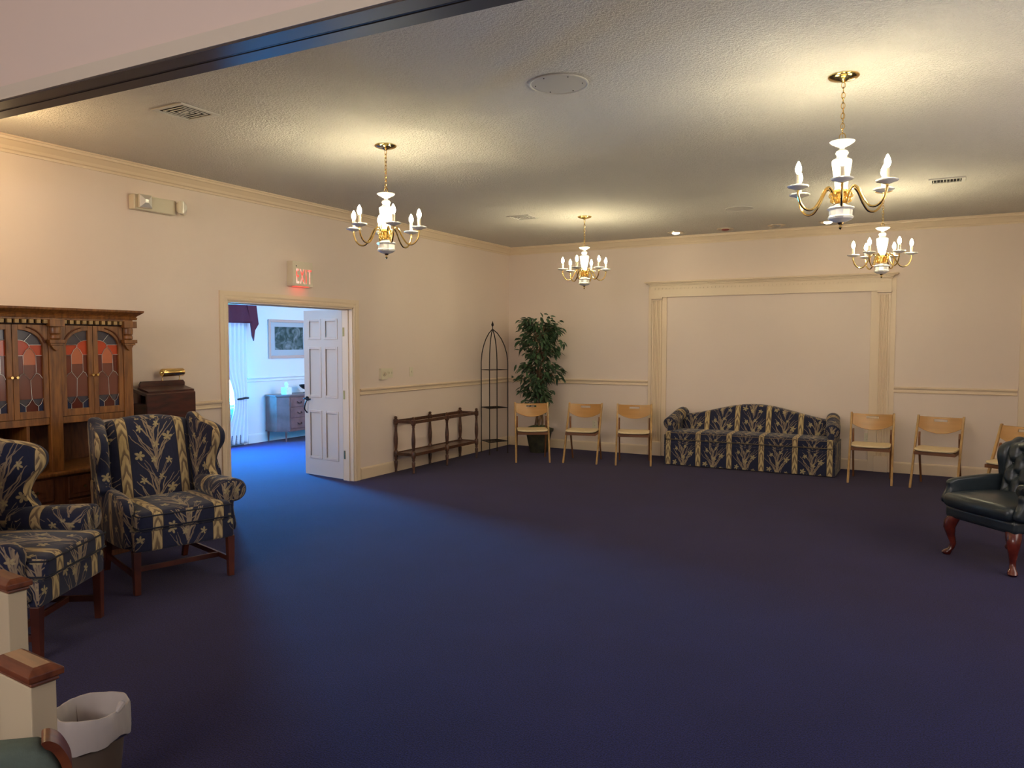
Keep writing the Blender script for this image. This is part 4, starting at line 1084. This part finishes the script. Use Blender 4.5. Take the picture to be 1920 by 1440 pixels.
# ============================================================ WING CHAIRS
def arm_roll(bm, s, x, y0, y1, z, r, drop=.03, flare=.02, seg=20, n=14):
    """rolled arm running front(y0) to back(y1)"""
    rs = []; ln = 0
    for k in range(n + 1):
        f = k / n; y = y0 + (y1 - y0) * f
        rr = r * (1.08 - .22 * f); zz = z - drop * (1 - f) ** 2 * .4 + .0 * f
        if k == 0: rr *= .80; 
        if k == 1: y = y0 + .012
        rs.append([(x + s * flare * (1 - f) + rr * math.cos(a) * s, y, zz + rr * math.sin(a) * .95) for a in [2 * PI * j / seg for j in range(seg)]])
    vr = rings(bm, rs, True, 0, uvf=lambda i, j: (.11 + (y1 - y0) * i / n, .3 + r * 2 * PI * j / seg))
def wing_chair(label, loc, rz):
    t = thing('wing_chair', label, 'armchair', loc, rz, 'lily stripe wing chairs')
    FB = M_FABRIC
    # seat deck
    bm = BM(); puff(bm, -.325, .325, -.40, .30, .27, .405, r=.022, n=8); obj('seat_base', bm, FB, t, smooth=60, uv=(.185, .05))
    bm = BM(); puff(bm, -.305, .305, -.425, .18, .402, .525, r=.035, crown=.018, n=12); cu_ = obj('seat_cushion', bm, FB, t, smooth=60, uv=(.185, .02))
    bm = BM()
    for z in (.425, .505):
        tube(bm, [(-.29, -.425, z), (.29, -.425, z), (.303, -.415, z), (.305, -.40, z), (.305, .1, z)], .005, 6); tube(bm, [(-.29, -.425, z), (-.303, -.415, z), (-.305, -.40, z), (-.305, .1, z)], .005, 6)
    obj('piping', bm, newmat('dark_piping', rgb(26, 28, 42), .8), cu_)
    # back
    tilt = math.tan(R(13))
    def fb(x, y, z): return (x, .20 + y + (z - .45) * tilt, z)
    bm = BM(); slab(bm, lambda b: .285 + .01 * b, .42, lambda x: 1.085 - .045 * (x / .29) ** 2, .15, fb, front=lambda x, z: -.035 * (1 - (x / .3) ** 2) * math.sin(max(0, min(1, (z - .42) / .66)) * PI) ** .6, p=7)
    obj('backrest', bm, FB, t, smooth=60, uv=(.185, .0))
    for s in (-1, 1):
        # wing: outline in (y, z)
        pts = spline([(.36, .60, 0), (.10, .57, 0), (-.01, .62, 0), (.045, .70, 0), (.015, .80, 0), (-.045, .89, 0), (-.04, .965, 0), (.03, 1.015, 0), (.18, 1.045, 0), (.36, 1.06, 0)], 5, closed=True)
        outl = [(p.x, p.y) for p in pts]
        def fw(u, v, w):
            fl = .07 * max(0, (.25 - u) / .3) + .05 * max(0, (v - .7))
            return (s * (.315 + w + fl), u, v)
        bm = BM(); pillow(bm, [(Vector((a, b, 0)).x, b) for a, b in outl], .085, fw, er=.034, dome=.004)
        obj('wing', bm, FB, t, smooth=60, uv=(.04, .1))
        bm = BM(); arm_roll(bm, s, .335, -.335, .16, .585, .078, drop=.02, flare=.035)
        obj('arm', bm, FB, t, smooth=60)
        # arm side panel
        pts = [(-.315, .29), (.30, .29), (.34, .45), (.34, .66), (.15, .64), (-.29, .60), (-.32, .45)]
        bm = BM(); pillow(bm, [(p.x, p.y) for p in spline([(a, b, 0) for a, b in pts], 5, closed=True)], .075, lambda u, v, w: (s * (.325 + w + .02 * (v - .3)), u, v), er=.025, dome=.006)
        obj('arm_panel', bm, FB, t, smooth=60, uv=(.1, .0))
    for s in (-1, 1):
        bm = BM(); rings(bm, [[(s * .305 + a * w, -.37 + b * w, z) for a, b in ((-1, -1), (1, -1), (1, 1), (-1, 1))] for z, w in ((0, .019), (.28, .024))]); obj('leg', bm, M_CHLEG, t, smooth=0, bevel=.003)
        bm = BM(); rings(bm, [[(s * .27 + a * w, y + b * w, z) for a, b in ((-1, -1), (1, -1), (1, 1), (-1, 1))] for z, w, y in ((0, .018, .36), (.28, .022, .28))]); obj('leg', bm, M_CHLEG, t, smooth=0, bevel=.003)
        bm = BM(); bar(bm, (s * .305, -.36, .115), (s * .275, .33, .115), .018, .034); obj('stretcher', bm, M_CHLEG, t, smooth=0, bevel=.002)
    bm = BM(); bar(bm, (-.30, -.20, .115), (.30, -.20, .115), .018, .034); obj('stretcher', bm, M_CHLEG, t, smooth=0, bevel=.002)
    bm = BM(); bar(bm, (-.27, .33, .16), (.27, .33, .16), .018, .034); obj('stretcher', bm, M_CHLEG, t, smooth=0, bevel=.002)
    return t
WC = wing_chair('navy floral-striped wing chair standing fully in view beside the oak hutch', (-4.66, 3.43, .0005), R(73))
dup(WC, (-4.39, 2.22, .0005), R(121), 'navy floral-striped wing chair behind the cream posts, cut by the photo edge', 'lily stripe wing chairs')

# ============================================================ SOFA
so = thing('sofa', 'camelback navy sofa with floral stripes against the back wall', 'sofa', (-2.04, 9.74, .0005), 0)
SW = 1.035
U0 = .99
bm = BM(); puff(bm, -SW, SW, .0, .62, .025, .335, r=.02, n=10); obj('seat_base', bm, M_FABRIC, so, smooth=60, uv=(U0, .015))
bm = BM(); puff(bm, -SW + .004, SW - .004, -.012, .52, .335, .445, r=.03, crown=.012, n=14); sc = obj('seat_cushion', bm, M_FABRIC, so, smooth=60, uv=(U0, .3))
bm = BM(); tube(bm, [(-SW + .03, -.012, .43), (SW - .03, -.012, .43)], .004, 6); tube(bm, [(-SW + .03, -.012, .345), (SW - .03, -.012, .345)], .004, 6); obj('piping', bm, newmat('tan_piping', rgb(120, 104, 84), .8), sc)
def camel(x):
    a = abs(x) / .96
    return .655 + .145 * (0.5 + .5 * math.cos(min(1, a) * PI)) ** 1.0 - .02 * a ** 4
bm = BM(); slab(bm, lambda b: .955, .40, camel, .20, lambda x, y, z: (x, .50 + y + (z - .4) * .22, z), nx=48, nz=20, p=12); obj('backrest', bm, M_FABRIC, so, smooth=60, uv=(U0, .06))
for s in (-1, 1):
    bm = BM(); path = spline([(s * 1.00, .075, .535), (s * .995, .16, .555), (s * .985, .30, .59), (s * .965, .44, .635), (s * .955, .56, .655)], 5); n = len(path); seg = 20
    rs = []
    for k, p in enumerate(path):
        rr = .075 * (.82 if k == 0 else 1.0) * (1 + .10 * (1 - k / n))
        rs.append([(p.x + rr * math.cos(a) * 1.05, p.y - .25 * rr * math.sin(a), p.z + rr * math.sin(a)) for a in [2 * PI * j / seg for j in range(seg)]])
    rings(bm, rs, True, uvf=lambda i, j: (.05 + .025 * i, .2 + .023 * j)); obj('arm', bm, M_FABRIC, so, smooth=60)
    bm = BM(); pts = spline([(.085, .30, 0), (.60, .30, 0), (.62, .64, 0), (.40, .60, 0), (.10, .54, 0)], 5, closed=True)
    pillow(bm, [(p.x, p.y) for p in pts], .09, lambda u, v, w: (s * (.985 + w), u, v), er=.03); obj('arm_panel', bm, M_FABRIC, so, smooth=60, uv=(.1, 0))
bm = BM()
for s in (-1, 1):
    box(bm, s * (SW + .006) - .006, s * (SW + .006) + .006, .0, .62, .012, .40)
box(bm, -SW, SW, -.008, .0, .012, .30)
obj('skirt', bm, M_FABRIC, so, smooth=0, bevel=.003, uv=(U0, .04))

# ============================================================ LEATHER WING CHAIR
lt = thing('leather_armchair', 'navy leather button-tufted wing chair on cabriole legs at the right edge', 'armchair', (.55, 6.61, .0005), R(-48))
bm = BM(); puff(bm, -.31, .31, -.33, .28, .285, .385, r=.03, n=8); obj('seat_base', bm, M_LEATHER, lt, smooth=60)
bm = BM(); puff(bm, -.30, .30, -.37, .15, .375, .475, r=.045, crown=.03, n=12, fn=lambda p: (p.x, p.y - .03 * (1 - (p.x / .3) ** 2) * (1 if p.y < -.1 else 0), p.z)); sc = obj('seat_cushion', bm, M_LEATHER, lt, smooth=60)
bt = []
for j in range(4):
    for i in range(-3, 4):
        x = (i + (.5 if j % 2 else 0)) * .105; z = .52 + j * .085
        if abs(x) < .24: bt.append((x, z))
def tuft(x, z):
    d = 0
    for bx, bz in bt:
        q = ((x - bx) ** 2 + (z - bz) ** 2) / .0009; d += .026 * math.exp(-q)
    a = (x / .105 + (z - .52) / .085 / 2); b = (x / .105 - (z - .52) / .085 / 2)
    cr = min(abs(a - round(a)), abs(b - round(b))); d += .010 * math.exp(-(cr / .10) ** 2)
    return d - .014
def fl_(x, y, z): return (x, .20 + y + (z - .42) * .22 - .05 * (abs(x) / .28) ** 3, z)
bm = BM(); slab(bm, lambda b: .27, .40, lambda x: .865 - .03 * (x / .27) ** 2, .14, fl_, nx=70, nz=80, front=tuft, p=9); bk = obj('backrest', bm, M_LEATHER, lt, smooth=70)
bm = BM()
for x, z in bt:
    p = fl_(x, -.07 + tuft(x, z), z); lathe(bm, [(0, -.006), (.008, -.004), (.010, 0), (.008, .004), (0, .006)], p, 8)
obj('buttons', bm, M_LEATHER, bk)
for s in (-1, 1):
    pts = spline([(.36, .53, 0), (.22, .52, 0), (.18, .57, 0), (.165, .65, 0), (.15, .73, 0), (.165, .80, 0), (.21, .835, 0), (.28, .85, 0), (.36, .855, 0)], 5, closed=True)
    bm = BM(); pillow(bm, [(p.x, p.y) for p in pts], .085, lambda u, v, w: (s * (.295 + w + .12 * max(0, .2 - u)), u, v), er=.035, dome=.008); obj('wing', bm, M_LEATHER, lt, smooth=60)
    bm = BM(); arm_roll(bm, s, .325, -.285, .14, .590, .048, drop=.01, flare=.02); obj('arm', bm, M_LEATHER, lt, smooth=60)
    pts = spline([(-.30, .38, 0), (.28, .38, 0), (.28, .58, 0), (-.24, .575, 0), (-.30, .50, 0)], 5, closed=True)
    bm = BM(); pillow(bm, [(p.x, p.y) for p in pts], .06, lambda u, v, w: (s * (.315 + w), u, v), er=.025); obj('arm_panel', bm, M_LEATHER, lt, smooth=60)
    for yb_, dy in ((-.29, -1), (.24, 1)):
        bm = BM(); seg = 14; rs = []
        for z, o, r_ in ((.30, -.01, .050), (.26, .006, .050), (.21, .016, .042), (.15, .008, .030), (.09, -.004, .021), (.05, .004, .021), (.032, .020, .030), (.016, .026, .034), (.0, .024, .024)):
            rs.append([(s * (.265 + o) + r_ * math.cos(a), yb_ + dy * o + r_ * math.sin(a), z) for a in [2 * PI * k / seg for k in range(seg)]])
        rings(bm, rs); obj('leg', bm, M_CABRIOLE, lt, smooth=60)

# ============================================================ CONSOLE TABLE FRAME
tb = thing('console_table', 'empty walnut console frame with turned legs and no glass top, by the left wall', 'console table', (XL + .008, 7.555, .0005))
TL = 1.47; TD = .268
for k in range(3):
    for d_ in (0, 1):
        y = k * TL / 2 + .0; x = .03 + d_ * TD
        if True:
            bm = BM()
            lathe(bm, [(.011, 0), (.016, .01), (.012, .03), (.020, .09), (.022, .13), (.014, .15), (.020, .165), (.017, .18), (.024, .195), (.026, .205), (.026, .26), (.022, .268), (.014, .278), (.018, .30), (.024, .36), (.025, .42), (.018, .50), (.015, .56), (.020, .575), (.016, .585),
                       (.027, .60), (.029, .61), (.029, .655), (.020, .663), (.016, .67), (.022, .683), (.014, .695), (0, .70)], (x, y, 0), 14)
            obj('leg', bm, M_WALNUT, tb)
def tr_(z0, z1, w):
    bm = BM()
    for x in (.03, .03 + TD): box(bm, x - w / 2, x + w / 2, 0, TL, z0, z1)
    for y in (0, TL): box(bm, .03, .03 + TD, y - w / 2, y + w / 2, z0, z1)
    return bm
obj('top_rail', tr_(.612, .650, .024), M_WALNUT, tb, smooth=0, bevel=.003)
bm = tr_(.212, .25, .022); obj('shelf_rail', bm, M_WALNUT, tb, smooth=0, bevel=.003)
bm = BM(); box(bm, .04, .02 + TD, .01, TL - .01, .222, .240); obj('shelf', bm, M_WALNUT, tb, smooth=0)

# ============================================================ ETAGERE
et = thing('etagere', 'tall dark iron corner shelf with pointed gothic arch and finial', 'shelf stand', (-5.625, 9.60, .0005))
rods = [(-.175, -.03), (.083, -.229), (-.035, .19), (.205, .085)]
for x, y in rods:
    bm = BM(); pts = [(x, y, 0), (x, y, .6), (x, y, 1.2), (x, y, 1.33)]
    for f in (.2, .4, .6, .8, 1.0): pts.append((x * (1 - f ** 1.7), y * (1 - f ** 1.7), 1.33 + .475 * math.sin(f * 1.15) / math.sin(1.15)))
    tube(bm, pts, .0075, 8); obj('rod', bm, M_DARKMETAL, et)
    bm = BM(); lathe(bm, [(.018, 0), (.018, .004), (.008, .012)], (x, y, 0), 12); obj('foot', bm, M_DARKMETAL, et)
bm = BM(); lathe(bm, [(.006, 1.79), (.010, 1.80), (.006, 1.815), (.006, 1.84), (.014, 1.85), (.020, 1.865), (.014, 1.885), (.006, 1.905), (0, 1.925)], seg=10); obj('finial', bm, M_DARKMETAL, et)
order = [0, 1, 3, 2]
for z in (.175, .665, 1.215):
    bm = BM(); pp = [rods[i] for i in order]
    for i in range(4): bar(bm, (*pp[i], z), (*pp[(i + 1) % 4], z), .006, .008)
    n = 12
    if z < 1.0:
        for k in range(1, n):
            f = k / n
            a = Vector((*pp[0], z)).lerp(Vector((*pp[1], z)), f); b = Vector((*pp[3], z)).lerp(Vector((*pp[2], z)), f); bar(bm, a, b, .003, .003)
    obj('shelf', bm, M_DARKMETAL, et, smooth=0)

# ============================================================ FICUS
fc = thing('potted_ficus', 'tall leafy artificial ficus tree in a dark pot in the far corner', 'plant', (-5.06, 9.98, .0005))
bm = BM(); rs = []
def sq(r_, z, n=28):
    out = []
    for k in range(n):
        a = 2 * PI * k / n; c, s_ = math.cos(a), math.sin(a); q = (abs(c) ** 3 + abs(s_) ** 3) ** (-1 / 3); out.append((r_ * c * q, r_ * s_ * q, z))
    return out
rings(bm, [sq(.115, 0), sq(.12, .01), sq(.175, .30), sq(.195, .305), sq(.20, .345), sq(.18, .35), sq(.175, .315), sq(.02, .31)]); obj('pot', bm, M_POT, fc, smooth=40)
bm = BM()
ms = []
for j in range(8):
    r_ = .185 * math.cos(j / 7 * PI / 2); ms.append([(r_ * math.cos(a) * (1 + .06 * math.sin(5 * a + j)), r_ * math.sin(a) * (1 + .06 * math.cos(4 * a)), .34 + .055 * math.sin(j / 7 * PI / 2) + .008 * math.sin(7 * a + 2 * j)) for a in [2 * PI * k / 24 for k in range(24)]])
rings(bm, ms); obj('moss', bm, M_MOSS, fc)
bm = BM(); rnd = random.Random(3)
tips = []
for k in range(4):
    a0 = k * PI / 2 + .4; pts = []
    for j in range(15):
        z = .36 + j * .105; r_ = .045 + .012 * math.sin(j * 1.3 + k) + (.02 if j > 9 else 0); a = a0 + j * .42
        pts.append((r_ * math.cos(a) + .02 * j / 14, r_ * math.sin(a), z))
    tube(bm, spline(pts, 3), [max(.006, .017 - .0105 * i / 42) for i in range(43)], 7); tips += pts[3:]
brs = []
for p in range(95):
    z = .72 + 1.22 * rnd.random() ** .92
    a = rnd.uniform(0, 2 * PI)
    env = .12 + .245 * math.sin(min(1, max(0, (z - .50) / 1.55)) * PI) ** .5
    if z < .95: env *= .78
    r_ = env * rnd.uniform(.45, 1.0)
    base = Vector((.03 * math.cos(a), .03 * math.sin(a), z - .12)); tip = Vector((r_ * math.cos(a) * 1.05, r_ * math.sin(a) * .95, z + rnd.uniform(-.02, .12)))
    midp = (base + tip) / 2 + Vector((0, 0, .05)); path = spline([base, midp, tip], 4); tube(bm, path, .003, 4); brs.append(path)
obj('trunk', bm, M_BARK, fc)
bm = BM()
def leaf(p, d, L, w, roll):
    d = d.normalized(); a, b = frame_of(d); a = (a * math.cos(roll) + b * math.sin(roll)); nrm = d.cross(a)
    prof = [(0, 0), (.18, .35), (.42, .5), (.70, .36), (1, 0)]
    mid = [p + d * L * f - Vector((0, 0, 1)) * L * .25 * f * f for f, _ in prof]
    vm = [bm.verts.new(q) for q in mid]
    for s in (-1, 1):
        vs = [vm[0]] + [bm.verts.new(mid[i] + a * s * w * prof[i][1] + nrm * w * .12) for i in (1, 2, 3)] + [vm[4]]
        for i in range(4):
            q = [vm[i], vs[i], vs[i + 1], vm[i + 1]]; q2 = []
            for v in q:
                if v not in q2: q2.append(v)
            bm.faces.new(q2 if s > 0 else list(reversed(q2)))
for path in brs:
    for k in range(15):
        q = path[min(len(path) - 1, int(len(path) * (0.30 + .7 * rnd.random())))]
        p = Vector(q) + Vector((rnd.gauss(0, .035), rnd.gauss(0, .035), rnd.gauss(0, .03)))
        out = Vector((p.x, p.y, 0)); out = out.normalized() if out.length > .02 else Vector((1, 0, 0))
        d = out * .8 + Vector((rnd.uniform(-.7, .7), rnd.uniform(-.7, .7), rnd.uniform(-.9, .25)))
        leaf(p, d, rnd.uniform(.075, .11), rnd.uniform(.036, .05), rnd.uniform(-.8, .8))
lo = obj('foliage', bm, M_LEAF, fc, smooth=0, recalc=False)

# ============================================================ NEAR OBJECTS: posts, green upholstery, waste bin
def post(name, corner, h, label, ang):
    """corner = front right corner of the cap on plan; cap runs towards -x"""
    t = thing(name, label, 'post', (corner[0], corner[1], 0), ang)
    CW, CD = .200, .085
    bm = BM()
    e = .012
    def rect(o, z): return [(-CW + o, o, z), (-o, o, z), (-o, CD - o, z), (-CW + o, CD - o, z)]
    rings(bm, [rect(.016, h - .048), rect(.008, h - .042), rect(.010, h - .034), rect(0, h - .030), rect(0, h - .014), rect(.014, h - .004), rect(.022, h)])
    obj('wood_cap', bm, M_CAPWOOD, t, smooth=0, bevel=.002)
    bm = BM(); box(bm, -CW + e + .006, -e - .006, e, CD - e, 0.0005, h - .048); obj('post_body', bm, M_POSTPAINT, t, smooth=0, bevel=.003)
    return t
post('newel_post', (-1.905, 1.020), .80, 'nearer cream post with stained wood cap, beside the waste bin', R(-4))
post('newel_post', (-2.702, 1.385), .80, 'farther cream post with wood cap, cut by the left edge of the photo', R(-4))
pw = thing('upholstered_pew', 'sage green upholstered pew back with curved wood edge, lower left corner', 'pew', (-1.655, .962, -.018), R(60))
# local x runs along the back towards its right end (0), -y faces the camera side
edge_ = [(p.x, p.y) for p in spline([(-.046, .764, 0), (-.036, .758, 0), (-.018, .742, 0), (-.001, .700, 0), (-.004, .655, 0), (-.028, .600, 0), (-.040, .50, 0), (-.042, .25, 0), (-.042, .0, 0)], 6)]
outl = [(-.75, 0), (-.75, .70), (-.72, .775), (-.45, .785), (-.2, .780)] + [(u - .010, v - .006) for u, v in edge_[2:]]
bm = BM(); pillow(bm, outl, .085, lambda u, v, w: (u, w, v), er=.03, dome=.012); obj('upholstery', bm, M_SAGE, pw, smooth=60)
bm = BM(); rs = []
for k, (u, v) in enumerate(edge_):
    a = edge_[max(0, k - 1)]; b = edge_[min(len(edge_) - 1, k + 1)]; du, dv = b[0] - a[0], b[1] - a[1]; L = math.hypot(du, dv); nx, nz = -dv / L, du / L
    q = .009 * min(1, .2 + k / 8)
    rs.append([(u + nx * q, -.036, v + nz * q), (u - nx * q, -.036, v - nz * q), (u - nx * q, .030, v - nz * q), (u + nx * q, .030, v + nz * q)])
rings(bm, rs); obj('wood_edge', bm, M_CAPWOOD, pw, smooth=40)
wb = thing('waste_bin', 'tapered waste bin with white plastic liner beside the cream post', 'waste bin', (-2.548, 1.572, .0005)); wb.scale = (.78, .78, .93)
mB, nt, b = base_mat('smoky_bin'); b.inputs['Base Color'].default_value = rgb(96, 82, 70); b.inputs['Roughness'].default_value = .35; b.inputs['Alpha'].default_value = 1.0
bm = BM(); lathe(bm, [(0, .0), (.095, 0), (.100, .01), (.142, .335), (.147, .340), (.147, .35), (.1445, .35), (.1395, .33), (.098, .015), (0, .012)], seg=36); obj('bin_body', bm, mB, wb)
mL, nt, b = base_mat('liner_film'); b.inputs['Base Color'].default_value = (.56, .50, .46, 1); b.inputs['Roughness'].default_value = .4; b.inputs['Transmission Weight'].default_value = .25; b.inputs['Subsurface Weight'].default_value = 0
bm = BM(); rs = []
for j, (r_, z) in enumerate(((.154, .245), (.158, .27), (.156, .31), (.154, .345), (.150, .356), (.142, .356), (.1355, .33), (.126, .25), (.110, .12), (.088, .03), (.02, .022))):
    rs.append([((r_ + .0022 * math.sin(9 * a + j * .9) + .002 * math.sin(23 * a + j)) * math.cos(a), (r_ + .0022 * math.sin(11 * a + j)) * math.sin(a), z + (.012 * math.sin(3 * a + 1) + .006 * math.sin(7 * a) if j == 0 else .002 * math.sin(5 * a))) for a in [2 * PI * k / 72 for k in range(72)]])
rings(bm, rs, cap=True); obj('bin_liner', bm, mL, wb, smooth=60)
bm = BM()
tube(bm, spline([(.150, .02, .355), (.14, .05, .372), (.120, .065, .365), (.105, .055, .34)], 4), [.006, .01, .013, .014, .016, .014, .012, .01, .012, .013, .012, .010, .006], 8); obj('liner_knot', bm, mL, wb)
# assumed wall lamp, unseen left of the frame, for the warm pool on the ceiling
ws = thing('assumed_sconce', 'assumed brass wall sconce beside the wide opening, out of view', 'lamp', (XL, 2.52, 2.2))
bm = BM(); lathe(bm, [(0, 0), (.05, 0), (.055, .01), (0, .02)], (0, 0, 0), 16)
for v in bm.verts: v.co = Vector((v.co.z, v.co.x, v.co.y))
obj('back_plate', bm, M_BRASS, ws)
bm = BM(); tube(bm, spline([(.02, 0, 0), (.12, 0, -.05), (.25, 0, -.02), (.62, 0, .16), (.70, 0, .46)], 5), .007, 8); obj('arm', bm, M_BRASS, ws)
